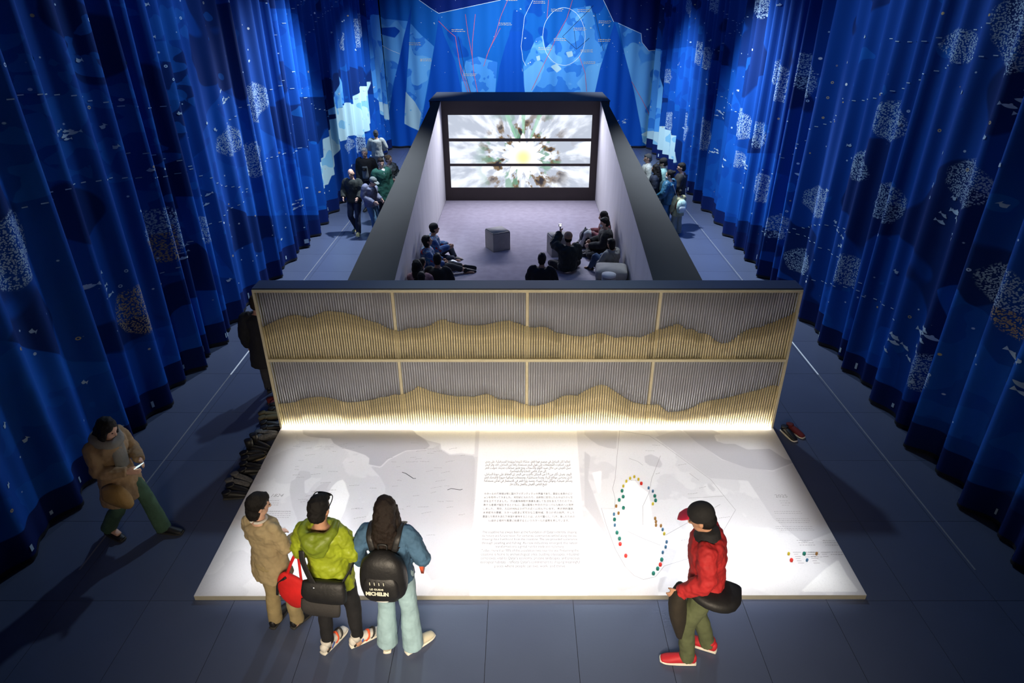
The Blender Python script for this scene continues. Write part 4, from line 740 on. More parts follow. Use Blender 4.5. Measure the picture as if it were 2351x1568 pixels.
    def hair_cap(b, big=1.0):
        ball(b, (0, -.020, .032), (.083 * big, .098 * big, .106 * big), Mh); ball(b, (0, -.045, -.025), (.074 * big, .070, .075), Mh)
    if kind == 'short': sub('hair', hm, lambda b: (hair_cap(b), ball(b, (0, .045, .085), (.06, .045, .035), Mh)), disp=.02, ds=.03, sm=2)
    elif kind == 'bob': sub('hair', hm, lambda b: (hair_cap(b, 1.05), ball(b, (0, -.045, -.06), (.088, .066, .085), Mh), ball(b, (0, .045, .085), (.065, .045, .035), Mh)), disp=.015, ds=.04, sm=3)
    elif kind == 'bald': sub('hair', hairmat(hc), lambda b: (ball(b, (0, -.05, -.02), (.078, .058, .06), Mh)), disp=.01, ds=.03, sm=2)
    elif kind == 'bun': sub('hair', hm, lambda b: (hair_cap(b, 1.02), ball(b, (0, -.13, .05), .045, Mh)), disp=.012, ds=.03, sm=2)
    elif kind == 'long':
        ln = hair[2]
        def lh(b):
            hair_cap(b, 1.08)
            p0 = Mh @ Vector((0, -.055, .03)); p1 = Mh @ Vector((0, -.075, -.07)); p2 = D['nck'] + Vector((0, -.095, -.06)); p3 = D['che'].lerp(D['wai'], ln) + Vector((0, -.135, 0))
            loft(b, [p0, p1, p2, p2.lerp(p3, .55), p3], [(.088, .065), (.095, .07), (.112, .052), (.105, .045), (.06, .02)], mid, 4, 14)
            for s in (-1, 1): loft(b, [Mh @ Vector((s * .07, .01, .03)), Mh @ Vector((s * .088, .01, -.07)), D['nck'] + Vector((s * .105, -.03, -.06)), D['che'] + Vector((s * .115, -.09, -.02))], [(.02, .05), (.024, .05), (.03, .045), (.016, .03)], (1, 0, 0), 4, 10)
        sub('hair', hm, lh, disp=.022, ds=.035, sm=3)
    if len(hair) > 2 and isinstance(hair[-1], dict) or (kind == 'hat'):
        hat = hair[-1]
        if kind == 'hat': sub('hair', hairmat(BLACKHAIR), lambda b: ball(b, (0, -.035, -.012), (.080, .080, .075), Mh), disp=.01, ds=.03, sm=2)
        co = sub(hat['name'], hat['mat'], lambda b: (ball(b, (0, -.012, .060), (.092, .108, .088), Mh), ball(b, (0, -.012, .035), (.090, .106, .060), Mh)), disp=.004)
        if hat.get('brim'):
            def br(b): loft(b, [Mh @ Vector((0, .075, .055)), Mh @ Vector((0, .13, .048)), Mh @ Vector((0, .175, .036))], [(.078, .010), (.074, .008), (.045, .006)], Mh.to_3x3() @ Vector((1, 0, 0)), 3, 16)
            b = bmesh.new(); br(b); bmesh.ops.scale(b, vec=(K, K, K), verts=b.verts); o = obj('brim', b, hat['brim'], co, True)
    if top:
        f = top.get('fat', .024); dr = top.get('drop', .10); dn = (D['pel'] - D['wai']).normalized()
        if sit: dr = top.get('drop', .0)
        def jk(b):
            p_h = D['pel'] + (Vector((0, 0, -1)) if not sit else dn) * dr
            fl = top.get('hem', .0)
            loft(b, [p_h, p_h.lerp(D['pel'], .6), D['wai'], D['che'], D['nck'] - (D['nck'] - D['che']) * .30, D['nck'] + Vector((0, 0, -.012))],
                 [(.168 + f + fl, .125 + f + fl * .6), (.165 + f + fl * .6, .122 + f + fl * .4), (.145 + f, .112 + f), (.165 + f, .122 + f), (.160 + f, .102 + f), (.072 + f * .4, .07 + f * .4)], mid, 4, 20, 2.2, .15)
            for s, L in ((-1, 'L'), (1, 'R')):
                sh, el, wr = D['sh' + L], D['el' + L], D['wr' + L]; e = el.lerp(wr, top.get('sleeve', 1.0))
                P = [sh - xd * s * .075 + Vector((0, 0, .004)), sh - Vector((0, 0, .022)), sh.lerp(el, .5), el, el.lerp(e, .5), e]
                g = f * .95
                loft(b, P, [.046 + g * .9, .053 + g, .054 + g, .050 + g, .046 + g, .036 + g * .9], (0, 1, 0), 3, 14, 2, .1)
            if top.get('collar'):
                loft(b, [D['nck'] + Vector((0, -.005, -.03)), D['nck'] + Vector((0, -.005, .035))], [(.088, .085), (.078, .078)], mid, 2, 16, 2, .1)
        jo = sub(top.get('name', 'jacket'), top['mat'], jk, disp=top.get('disp', .020), ds=top.get('ds', .09), sm=3)
        if top.get('hood'):
            def hd(b):
                n0 = D['nck']
                loft(b, [n0 + Vector((-.11, .06, .005)), n0 + Vector((-.125, -.05, .01)), n0 + Vector((-.07, -.125, -.035)), n0 + Vector((0, -.15, -.075)), n0 + Vector((.07, -.125, -.035)), n0 + Vector((.125, -.05, .01)), n0 + Vector((.11, .06, .005))], [.028, .040, .052, .062, .052, .040, .028], (0, 0, 1), 4, 12)
                loft(b, [n0 + Vector((0, -.10, .015)), n0 + Vector((0, -.15, -.07)), n0 + Vector((0, -.165, -.16))], [(.09, .035), (.12, .035), (.07, .02)], (1, 0, 0), 3, 14)
            sub('hood', top['hood'], hd, jo, disp=.018, ds=.07, sm=3)
        if top.get('yoke'):
            sub('collar', top['yoke'], lambda b: (loft(b, [D['nck'] + Vector((0, -.01, -.075)), D['nck'] + Vector((0, -.008, -.03)), D['nck'] + Vector((0, -.005, .05))], [(.175, .118), (.125, .105), (.082, .082)], mid, 3, 18, 2, .1)), jo, disp=.01)
        root['top'] = jo.name
    if bottom:
        fl = bottom.get('flare', 0.); th = bottom.get('thigh', .0)
        def tr(b):
            up = (D['wai'] - D['pel'])
            loft(b, [D['pel'] - up * .5, D['pel'] - up * .15, D['pel'] + up * .45], [(.150, .120), (.176, .135), (.155, .12)], hx, 3, 18, 2, .3)
            for s, L in ((-1, 'L'), (1, 'R')):
                hi, kn, an = D['hi' + L], D['kn' + L], D['an' + L]; an = kn.lerp(an, bottom.get('len', 1.0))
                loft(b, [hi + (Vector((0, 0, .02)) if not sit else Vector((0, 0, 0))), hi.lerp(kn, .4), kn, kn.lerp(an, .5), an + (Vector((0, 0, -.03)) if not sit else Vector((0, 0, 0)))],
                     [.102 + th * .4, .094 + th * .7, .076 + th + fl * .25, .072 + th + fl * .6, .066 + th + fl], hx, 3, 14, 2, .08)
        sub(bottom.get('name', 'trousers'), bottom['mat'], tr, disp=.016, ds=.11, sm=3)
    if shoes:
        for s, L in ((-1, 'L'), (1, 'R')):
            an = D['an' + L]; ft = D.get('ft' + L); ft = ft if ft is not None else an + Vector((s * .03, .17, -.055))
            dv = (ft - an); dv.z = 0 if not sit else dv.z; dv.normalize(); zz = Vector((0, 0, 1)) if not sit else (an - D['kn' + L]).normalized() * -1
            if sit: zz = (zz - dv * zz.dot(dv)).normalized()
            b0 = an - zz * (an.z - .0 if not sit else .075)
            sx_ = dv.cross(zz)
            b = bmesh.new(); loft(b, [b0 - dv * .065 + zz * .058, b0 - dv * .01 + zz * .062, b0 + dv * .08 + zz * .052, b0 + dv * .17 + zz * .036, b0 + dv * .215 + zz * .030], [(.036, .046), (.042, .052), (.046, .042), (.048, .028), (.036, .018)], sx_, 3, 14)
            loft(b, [b0 - dv * .01 + zz * .07, b0 - dv * .015 + zz * .125], [(.042, .05), (.046, .052)], dv, 2, 14, 2, .1)
            bmesh.ops.scale(b, vec=(K, K, K), verts=b.verts); so = obj('shoe', b, shoes['mat'], root, True)
            b = bmesh.new(); loft(b, [b0 - dv * .078 + zz * .016, b0 + zz * .014, b0 + dv * .09 + zz * .014, b0 + dv * .18 + zz * .016, b0 + dv * .226 + zz * .020], [(.036, .015), (.043, .014), (.050, .014), (.052, .014), (.036, .012)], sx_, 3, 14, 2.4)
            bmesh.ops.scale(b, vec=(K, K, K), verts=b.verts); obj('sole', b, shoes['sole'], so, True)
            if shoes.get('stripe'):
                for q, (t0, mt) in enumerate(shoes['stripe']):
                    b = bmesh.new()
                    loft(b, [b0 + dv * t0 - sx_ * .040 + zz * .030, b0 + dv * (t0 + .03) - sx_ * .040 + zz * .062, b0 + dv * (t0 + .045) + zz * .098, b0 + dv * (t0 + .03) + sx_ * .040 + zz * .062, b0 + dv * t0 + sx_ * .040 + zz * .030], [(.011, .009)] * 5, dv, 3, 8)
                    bmesh.ops.scale(b, vec=(K, K, K), verts=b.verts); obj('stripe', b, mt, so, True)
    Mw = Matrix.Translation((x, y, z)) @ Matrix.Rotation(math.radians(deg), 4, 'Z') @ Matrix.Scale(K, 4)
    return root, {k: v for k, v in D.items()}, Mw
def thing_mesh(name, build, mat, label=None, cat=None, parent=None, M=None, smooth=True):
    b = bmesh.new(); build(b)
    if M: bmesh.ops.transform(b, matrix=M, verts=b.verts)
    o = obj(name, b, mat, parent, smooth)
    if label: tag(o, label, cat)
    return o
c_blk = cloth('black_cloth', (.012, .012, .014)); c_navy = cloth('navy_cloth', (.010, .016, .035)); c_dkgrey = cloth('dark_grey_cloth', (.035, .035, .038))
s_blk = pm('black_shoe', (.010, .010, .011), .5); s_white = pm('white_rubber_sole', (.70, .68, .60), .6); s_dksole = pm('dark_rubber_sole', (.03, .03, .03), .7)
SH_B = dict(mat=s_blk, sole=s_dksole); SH_W = dict(mat=s_blk, sole=s_white)

# --- the four visitors at the front edge of the map platform
VF = .0095
c_beige = cloth('beige_suiting', (.36, .285, .16), .85, .25)
rA, jA, mA = person('woman in a beige suit with a black bob standing by the map platform', -2.24, 4.22, -22, 1.60,
       dict(shL=(-.150, -.012, 1.385), elL=(-.195, .04, 1.12), wrL=(-.11, .24, 1.02), elR=(.205, .02, 1.12), wrR=(.12, .24, 1.05), knR=(.10, .06, .49), anR=(.105, .06, .085)),
       look=(-32, -14), vox=VF, hair=('bob', BLACKHAIR), top=dict(mat=c_beige, drop=.19, fat=.010, hem=.028, disp=.036, ds=.10, name='suit_jacket', yoke=None, collar=False),
       bottom=dict(mat=cloth('ochre_suiting', (.33, .26, .13), .85, .25), flare=.016, thigh=-.012), shoes=SH_B, skin=SKIN2, palm=dict(L=(0, 0, -1), R=(0, 0, -1)))
thing_mesh('shirt_collar', lambda b: loft(b, [(.066 * math.sin(a), -.015 - .066 * math.cos(a), 1.447 + .012 * math.cos(a)) for a in np.linspace(.2, 2 * PI - .2, 14)], [(.012, .016)] * 14, (0, 0, 1), 2, 8), cloth('white_tee_cloth', (.62, .60, .55)), parent=rA, M=Matrix.Scale(1.60 / 1.7, 4))
c_lime = cloth('lime_green_nylon', (.29, .36, .02), .5, .3, 30); c_hood = cloth('olive_green_nylon', (.17, .23, .016), .5, .3, 30)
s_multi = pm('pale_grey_trainer', (.62, .60, .55), .6); st_r = pm('orange_stripe', (.75, .10, .03), .5); st_b = pm('blue_stripe', (.05, .10, .35), .5); st_k = pm('black_stripe', (.02, .02, .02), .5)
rB, jB, mB = person('man in a lime green hooded jacket and bright trainers standing at the map platform', -1.64, 4.02, -6, 1.745,
       dict(shL=(-.160, -.012, 1.385), elL=(-.222, -.01, 1.14), wrL=(-.14, .20, 1.06), elR=(.222, -.01, 1.14), wrR=(.13, .22, 1.04), anL=(-.115, -.06, .085), knL=(-.11, .0, .49), anR=(.135, .02, .085), knR=(.125, .05, .49), ftL=(-.045, .11, .03), ftR=(.275, .14, .03)),
       look=(-8, -16), vox=VF, hair=('short', BLACKHAIR), top=dict(mat=c_lime, drop=.14, fat=.022, hem=.018, disp=.05, ds=.10, hood=c_hood), bottom=dict(mat=c_blk, flare=-.010, thigh=-.004, len=.93),
       shoes=dict(mat=s_multi, sole=s_white, stripe=((-.05, st_k), (.0, st_b), (.06, st_r), (.11, st_k))), palm=dict(L=(0, 0, -1), R=(0, 0, -1)))
# sunglasses pushed up on his head
Mh = mB @ Matrix.Translation(jB['hd']) @ Euler((math.radians(-16), 0, math.radians(-8)), 'XYZ').to_matrix().to_4x4()
gl = empty('sunglasses', Mh @ Vector((0, 0, .12)), 'thin black sunglasses pushed up on the head of the man in lime green', 'glasses')
gm = pm('black_plastic', (.01, .01, .01), .25); gi = Matrix.Translation(-gl.location)
thing_mesh('frame', lambda b: (loft(b, [(-.085, -.03, .02), (-.086, .04, .075), (-.068, .072, .104), (0, .082, .112), (.068, .072, .104), (.086, .04, .075), (.085, -.03, .02)], [.004] * 7, (0, -.6, .8), 6, 8)), gm, parent=gl, M=gi @ Mh)
for s in (-1, 1): thing_mesh('lens', lambda b: ball(b, (s * .035, .080, .100), (.028, .006, .014), None, 2), gm, parent=gl, M=gi @ Mh)
# his cross-body bag
bag = empty('crossbody_bag', mB @ Vector((.08, -.19, .86)), 'black crossbody bag hanging behind the man in lime green', 'bag', math.radians(-6)); gi = Matrix.Translation(-bag.location)
gi = bag.matrix_basis.inverted()
m_bag = pm('black_bag_fabric', (.013, .013, .014), .55, .2, 12, .2, 40); m_flap = pm('charcoal_bag_flap', (.034, .032, .032), .7, .1, 10, .2, 60); m_metal = pm('steel_buckle', (.6, .6, .6), .3, metal=1)
thing_mesh('bag_body', lambda b: loft(b, [(.02, -.175, .98), (.02, -.20, .88), (.02, -.19, .80)], [(.175, .035), (.19, .055), (.18, .045)], (1, 0, -.12), 3, 18, 3.2), m_bag, parent=bag, M=gi @ mB)
thing_mesh('flap', lambda b: loft(b, [(-.02, -.20, .80), (-.02, -.225, .72), (-.02, -.215, .64)], [(.165, .022), (.17, .028), (.15, .02)], (1, 0, -.05), 3, 18, 3.2), m_flap, parent=bag, M=gi @ mB)
thing_mesh('strap', lambda b: loft(b, [(-.135, -.135, 1.27), (-.125, -.165, 1.19), (-.085, -.190, 1.06), (-.04, -.205, .96)], [(.026, .006)] * 4, (1, 0, .2), 4, 10, 3), m_bag, parent=bag, M=gi @ mB)
thing_mesh('strap', lambda b: loft(b, [(.17, -.15, .96), (.23, -.02, 1.06), (.20, .14, 1.14)], [(.006, .022)] * 3, (1, 0, 0), 4, 10, 3), m_bag, parent=bag, M=gi @ mB)
thing_mesh('buckle', lambda b: ball(b, (-.05, -.222, .95), (.018, .008, .018), None, 2), m_metal, parent=bag, M=gi @ mB)
# red tote between the first two
m_tote = cloth('red_tote_cloth', (.62, .015, .015), .7, .25, 20)
tt = empty('tote_bag', (-1.975, 4.02, .72), 'red cloth tote bag hanging between the beige suit and the lime jacket', 'bag', math.radians(-20)); tt.location.z = .74
def tote(b):
    loft(b, [(-.02, 0, -.20), (-.01, 0, -.10), (0, 0, .04), (.02, 0, .13)], [(.07, .05), (.155, .075), (.165, .055), (.11, .02)], (1, 0, 0), 4, 18, 2.6)
thing_mesh('bag_body', tote, m_tote, parent=tt)
thing_mesh('handle', lambda b: loft(b, [(-.06, 0, .13), (.03, .01, .33), (.08, .03, .40), (.09, 0, .13)], [(.014, .005)] * 4, (1, 0, 0), 5, 8, 3), m_tote, parent=tt)
thing_mesh('zip_edge', lambda b: loft(b, [(-.19, -.03, -.13), (-.15, -.03, .02), (-.05, -.03, .13)], [.012] * 3, (1, 0, 0), 4, 8), m_bag, parent=tt)
# woman with backpack
c_denim = cloth('blue_denim_jacket', (.050, .115, .20), .85, .3, 45); c_jean = cloth('pale_blue_jeans', (.30, .45, .50), .9, .25, 45)
s_cream = pm('cream_trainer', (.62, .58, .44), .6)
rC, jC, mC = person('woman with long dark hair in a denim jacket carrying a black backpack', -1.10, 4.03, -4, 1.72,
       dict(elL=(-.27, -.03, 1.13), wrL=(-.25, .08, .90), elR=(.285, -.05, 1.14), wrR=(.20, .12, .98), anL=(-.115, -.05, .085), anR=(.125, -.06, .085), knR=(.11, .0, .49), ftR=(.24, .06, .03)),
       look=(4, -12), vox=VF, hair=('long', (.014, .009, .007), .35), top=dict(mat=c_denim, drop=.06, fat=.020, disp=.036, ds=.08, collar=True), bottom=dict(mat=c_jean, flare=.040, thigh=-.008), shoes=dict(mat=s_cream, sole=s_white), skin=SKIN2)
bp = empty('backpack', mC @ Vector((0, -.25, .93)), 'black backpack with pale lettering on the back of the long haired woman', 'backpack', math.radians(-4)); gi = bp.matrix_basis.inverted()
m_bp = pm('black_backpack_nylon', (.011, .011, .012), .5, .2, 14, .3, 26)
thing_mesh('backpack_body', lambda b: loft(b, [(0, -.20, .90), (0, -.225, .98), (0, -.225, 1.12), (0, -.215, 1.26), (0, -.19, 1.33)], [(.135, .075), (.185, .105), (.19, .11), (.165, .09), (.09, .05)], (1, 0, 0), 4, 22, 2.8), m_bp, parent=bp, M=gi @ mC)
thing_mesh('front_pocket', lambda b: loft(b, [(0, -.30, .93), (0, -.325, 1.02), (0, -.32, 1.12), (0, -.30, 1.18)], [(.12, .03), (.145, .04), (.14, .035), (.11, .02)], (1, 0, 0), 4, 20, 3), m_bp, parent=bp, M=gi @ mC)
thing_mesh('grab_handle', lambda b: loft(b, [(-.035, -.17, 1.345), (-.03, -.165, 1.385), (.03, -.165, 1.385), (.035, -.17, 1.345)], [.009] * 4, (0, 1, 0), 4, 8), m_bp, parent=bp, M=gi @ mC)
for s in (-1, 1): thing_mesh('shoulder_strap', lambda b: loft(b, [(s * .09, -.16, 1.32), (s * .115, -.12, 1.42), (s * .12, -.01, 1.46), (s * .125, .09, 1.40)], [(.026, .008)] * 4, (1, 0, 0), 4, 10, 3), m_bp, parent=bp, M=gi @ mC)
thing_mesh('reflector', lambda b: loft(b, [(-.05, -.325, .925), (.03, -.335, .935), (.07, -.325, .95)], [(.006, .006)] * 3, (0, 1, 0), 3, 8), pm('silver_piping', (.6, .6, .6), .4), parent=bp, M=gi @ mC)
m_let = pm('pale_lettering', (.60, .62, .52), .6)
TM = gi @ mC @ Matrix.Translation((0, -.372, 1.045)) @ Matrix.Rotation(math.radians(80), 4, 'X')
text('MICHELIN', 0, 0, .046, m_let, bp, width=.185, M=TM @ Matrix.Translation((-.02, 0, 0)), name='printed_lettering', bold=.0025)
text('LE GUIDE', 0, 0, .026, m_let, bp, width=.11, M=gi @ mC @ Matrix.Translation((-.02, -.369, 1.10)) @ Matrix.Rotation(math.radians(86), 4, 'X'), name='printed_lettering', bold=.001)
def marks(b):
    for k in range(4): box(b, -.075 + k * .037, -.069 + k * .037, -.3615, -.358, 1.145, 1.175)
thing_mesh('printed_marks', marks, m_let, parent=bp, M=gi @ mC, smooth=False)['kind'] = 'stuff'
ph = thing_mesh('phone', lambda b: (box(b, -.012, .012, -.04, .04, -.08, .08)), pm('orange_phone_case', (.65, .10, .04), .5), 'orange phone held low in the right hand of the denim jacket woman', 'phone')
ph.matrix_basis = mC @ Matrix.Translation((.235, .10, .90)) @ Matrix.Rotation(.3, 4, 'X')
# man in red jacket
c_red = cloth('red_jacket_cloth', (.40, .018, .020), .75, .25, 26); c_olive = cloth('olive_trouser_cloth', (.105, .125, .060), .85, .25)
s_red = pm('red_trainer', (.50, .02, .03), .6)
capm = cloth('black_cap_cloth', (.012, .012, .013)); brm = pm('red_cap_brim', (.60, .02, .06), .6)
rD, jD, mD = person('man in a red jacket and black cap walking past the right of the map', 1.59, 3.90, 74, 1.77,
       dict(elL=(-.22, .02, 1.12), wrL=(-.19, .20, .93), elR=(.21, -.04, 1.12), wrR=(.20, .05, .89), anL=(-.09, .05, .085), knL=(-.10, .10, .49), anR=(.10, -.12, .085), knR=(.10, .03, .50), hd=(0, .12, 1.555), che=(0, .04, 1.27), wai=(0, .015, 1.08), nck=(0, .06, 1.42), shL=(-.17, .05, 1.375)),
       look=(-8, -24), vox=VF, hair=('hat', BLACKHAIR, dict(name='cap', mat=capm, brim=brm)), top=dict(mat=c_red, drop=.04, fat=.026, disp=.044, ds=.10, yoke=c_blk), bottom=dict(mat=c_olive, flare=.0, thigh=-.002), shoes=dict(mat=s_red, sole=s_white))
b_ = thing_mesh('waist_bag', lambda b: loft(b, [(-.12, .14, .96), (-.20, -.01, .94), (-.14, -.15, .90), (.02, -.19, .89)], [(.04, .06), (.05, .09), (.06, .11), (.05, .09)], (0, 0, 1), 4, 16, 2.6), m_bag, 'black bag slung low around the waist of the man in red', 'bag', M=mD)
b_ = thing_mesh('folded_coat', lambda b: loft(b, [(-.17, .20, .93), (-.16, .21, .80), (-.13, .18, .60), (-.10, .14, .36)], [(.05, .09), (.07, .115), (.07, .11), (.04, .06)], (0, 1, 0), 4, 16), cloth('brown_black_coat_cloth', (.025, .020, .014), .9, .6, 18), 'dark folded coat hanging from the hand of the man in red', 'coat', M=mD)

# --- walker on the far left
c_tan = cloth('tan_coat_cloth', (.30, .20, .11), .9); c_green = cloth('green_trouser_cloth', (.045, .10, .065), .9); c_taupe = cloth('taupe_scarf_cloth', (.20, .19, .17), .95)
rE, jE, mE = person('walker in a tan coat and green trousers by the left curtain', -4.28, 5.42, -105, 1.62,
       dict(hd=(0, .10, 1.53), nck=(0, .045, 1.40), che=(0, .04, 1.25), elL=(-.23, .06, 1.10), wrL=(-.10, .28, 1.08), elR=(.23, .05, 1.10), wrR=(.10, .28, 1.06), knL=(-.10, .18, .52), anL=(-.10, .28, .085), knR=(.10, -.02, .50), anR=(.10, -.30, .14)),
       look=(0, -22), hair=('long', BLACKHAIR, .1), vox=.011, skin=SKIN2, top=dict(mat=c_tan, drop=.34, fat=.022, hem=.06, disp=.04, ds=.12, name='coat'), bottom=dict(mat=c_green, flare=.02, thigh=.0), shoes=SH_B)
o = thing_mesh('shoulder_bag', lambda b: loft(b, [(.20, .16, .70), (.23, .18, .80), (.23, .16, .93)], [(.16, .06), (.17, .08), (.13, .05)], (0, 1, 0), 4, 16, 3), cloth('tan_leather', (.30, .185, .06), .6), 'tan shoulder bag carried by the walker near the left curtain', 'bag', M=mE)
o = thing_mesh('scarf', lambda b: (loft(b, [(-.12, .02, 1.42), (-.06, .13, 1.36), (.06, .13, 1.36), (.12, .02, 1.42), (.02, -.06, 1.44), (-.12, .02, 1.42)], [.055] * 6, (0, 0, 1), 4, 10), loft(b, [(0, .14, 1.36), (.02, .17, 1.22), (.03, .17, 1.06)], [(.09, .03)] * 3, (1, 0, 0), 3, 12)), c_taupe, 'taupe scarf wrapped around the neck of the walker on the left', 'scarf', M=mE)
o = thing_mesh('phone', lambda b: box(b, -.036, .036, -.075, .075, -.004, .004), pm('lit_phone_screen', (.5, .6, .6), .3, emit=(.75, .9, .9), estr=1.0), 'lit phone held by the walker near the left curtain', 'phone'); o.matrix_basis = mE @ Matrix.Translation((.03, .37, 1.10)) @ Matrix.Rotation(.6, 4, 'X')
person('dark dressed visitor half hidden behind the left end of the slatted wall', -3.72, 8.3, 10, 1.66, dict(knL=(-.1, .12, .5), anL=(-.1, .18, .085)), hair=('short', (.03, .018, .01)), vox=.013, top=dict(mat=c_blk, drop=.35, fat=.04, hem=.03, name='coat'), bottom=dict(mat=c_dkgrey), shoes=SH_B)

# --- visitors between the pavilion and the left curtain
VB = .0155
person('balding man in black with a grey panel on his top, walking beside the left curtain', -4.18, 16.15, 172, 1.65, dict(knL=(-.1, .14, .5), anL=(-.09, .20, .085), anR=(.1, -.18, .1), elL=(-.25, .04, 1.13), wrL=(-.20, .22, 1.0), elR=(.25, .04, 1.13), wrR=(.20, .22, 1.0)), look=(0, -8), hair=('bald', (.22, .10, .05)), vox=VB, skin=SKIN2,
       top=dict(mat=cloth('black_green_jacket_cloth', (.016, .020, .018)), drop=.08, fat=.035), bottom=dict(mat=cloth('dark_jeans', (.016, .022, .045))), shoes=dict(mat=pm('tan_shoe', (.45, .38, .16), .6), sole=s_white))
person('stooping visitor in a grey cap and blue grey hoodie by the pavilion wall', -3.72, 15.95, -115, 1.58, dict(hd=(0, .14, 1.48), nck=(0, .06, 1.38), che=(0, .05, 1.24), knL=(-.1, .12, .5), anL=(-.1, .14, .085), wrL=(-.16, .22, .98), wrR=(.16, .22, .98)), look=(0, -25), hair=('hat', BLACKHAIR, dict(name='cap', mat=cloth('grey_cap_cloth', (.13, .15, .15)), brim=pm('grey_brim', (.15, .17, .17), .7))), vox=VB, skin=SKIN2,
       top=dict(mat=cloth('blue_grey_hoodie', (.14, .15, .22)), drop=.10, fat=.035), bottom=dict(mat=cloth('blue_jeans', (.08, .16, .26)), flare=.015), shoes=SH_W)
rF, jF, mF = person('white haired man in a black jacket over a grey shirt with a camera', -4.27, 18.2, 178, 1.75, dict(wrL=(-.22, .06, .89)), look=(0, -6), hair=('short', (.55, .55, .52)), vox=VB, skin=SKIN2, top=dict(mat=c_blk, drop=.08, fat=.035), bottom=dict(mat=c_dkgrey), shoes=SH_B)
o = thing_mesh('shirt_front', lambda b: loft(b, [(0, .135, .92), (0, .14, 1.1), (0, .135, 1.28), (0, .09, 1.40)], [(.09, .03), (.085, .03), (.075, .03), (.04, .02)], (1, 0, 0), 3, 12), cloth('grey_shirt_cloth', (.20, .22, .22)), parent=rF, M=Matrix.Scale(1.75 / 1.7, 4))
o = thing_mesh('camera', lambda b: (box(b, -.06, .06, .17, .22, 1.13, 1.21), loft(b, [(0, .22, 1.17), (0, .28, 1.17)], [.035, .03], (1, 0, 0), 2, 12)), gm, 'black camera hanging on the chest of the white haired man', 'camera', M=mF, smooth=False)
c_pine = cloth('dark_green_coat_cloth', (.014, .085, .062), .85)
rG, jG, mG = person('dark haired man in a long dark green coat by the left side of the pavilion', -3.60, 16.98, -140, 1.73, dict(wrL=(-.24, .07, .88)), look=(-14, -10), hair=('short', (.016, .009, .006)), vox=VB, skin=SKIN2, top=dict(mat=c_pine, drop=.28, fat=.04, hem=.03, name='coat'), bottom=dict(mat=c_blk), shoes=SH_B)
thing_mesh('shirt_collar', lambda b: loft(b, [(0, .15, 1.25), (0, .13, 1.36), (0, .075, 1.43)], [(.02, .02), (.05, .025), (.06, .03)], (1, 0, 0), 3, 10), cloth('white_shirt_cloth', (.65, .66, .68)), parent=rG, M=Matrix.Scale(1.73 / 1.7, 4))
rH, jH, mH = person('fair haired woman in a grey patterned puffer jacket by the pavilion wall', -3.56, 17.85, -125, 1.62, dict(elL=(-.27, .02, 1.14), wrL=(-.13, .20, 1.02), elR=(.27, .02, 1.14), wrR=(.13, .20, 1.05)), look=(6, -14), hair=('bun', (.16, .10, .05)), vox=VB, skin=SKIN2, top=dict(mat=cloth('grey_puffer_cloth', (.10, .115, .12), .6, .6, 16, .6), drop=.02, fat=.05, disp=.05, ds=.06), bottom=dict(mat=c_blk), shoes=SH_B)
o = thing_mesh('leaflet', lambda b: box(b, -.07, .07, .28, .286, .93, 1.15), pm('white_paper', (.8, .8, .8), .7), 'white leaflet in the hands of the woman in the grey puffer jacket', 'leaflet', M=mH, smooth=False)
person('visitor in pale grey clothes walking towards the back curtain', -4.62, 21.5, 8, 1.66, dict(elL=(-.27, .02, 1.14), wrL=(-.15, .18, 1.05), elR=(.27, .02, 1.14), wrR=(.15, .18, 1.05), anL=(-.09, .10, .085), anR=(.1, -.16, .11)), hair=('short', (.05, .05, .055)), vox=VB, top=dict(mat=cloth('pale_grey_top', (.36, .38, .36)), drop=.06, fat=.045), bottom=dict(mat=cloth('pale_grey_trousers', (.30, .31, .28)), flare=.02), shoes=SH_B)

# --- visitors between the pavilion and the right curtain
person('grey haired visitor in a white coat, nearest the pavilion on the right', 3.45, 17.5, 82, 1.73, dict(wrR=(.12, .18, 1.1), elR=(.24, .02, 1.13)), look=(10, -8), hair=('short', (.10, .10, .10)), vox=VB, skin=SKIN2, top=dict(mat=cloth('off_white_coat', (.55, .57, .52)), drop=.22, fat=.035, collar=True, name='coat'), bottom=dict(mat=c_dkgrey), shoes=SH_B)
rI, jI, mI = person('woman with long dark hair and black clothes by the right pavilion wall', 3.52, 16.72, 70, 1.62, look=(0, -10), hair=('long', BLACKHAIR, .0), vox=VB, top=dict(mat=c_navy, drop=.10, fat=.03), bottom=dict(mat=c_blk), shoes=SH_B)
o = thing_mesh('backpack', lambda b: (loft(b, [(0, -.20, .92), (0, -.23, 1.08), (0, -.20, 1.26)], [(.13, .07), (.16, .10), (.12, .06)], (1, 0, 0), 4, 16, 3)), cloth('dark_teal_nylon', (.012, .035, .045)), 'dark teal backpack worn by the long haired woman by the right wall', 'backpack', M=mI)
c_teal = cloth('pale_teal_jacket_cloth', (.20, .36, .34))
person('visitor in a black cap and pale teal jacket on the right', 3.76, 16.98, 76, 1.72, look=(0, -12), hair=('hat', BLACKHAIR, dict(name='cap', mat=capm, brim=pm('black_brim', (.012, .012, .012), .6))), vox=VB, skin=SKIN2, top=dict(mat=c_teal, drop=.12, fat=.035, collar=True), bottom=dict(mat=c_dkgrey), shoes=SH_B)
rK, jK, mK = person('man in glasses and a black shirt with a white print beside the right curtain', 4.14, 16.55, 68, 1.70, dict(elL=(-.25, .03, 1.12), wrL=(-.12, .22, 1.08), elR=(.25, .03, 1.12), wrR=(.12, .22, 1.06)), look=(8, -10), hair=('short', BLACKHAIR), vox=VB, skin=SKIN2, top=dict(mat=c_blk, drop=.10, fat=.032, sleeve=.6), bottom=dict(mat=c_blk), shoes=SH_W)
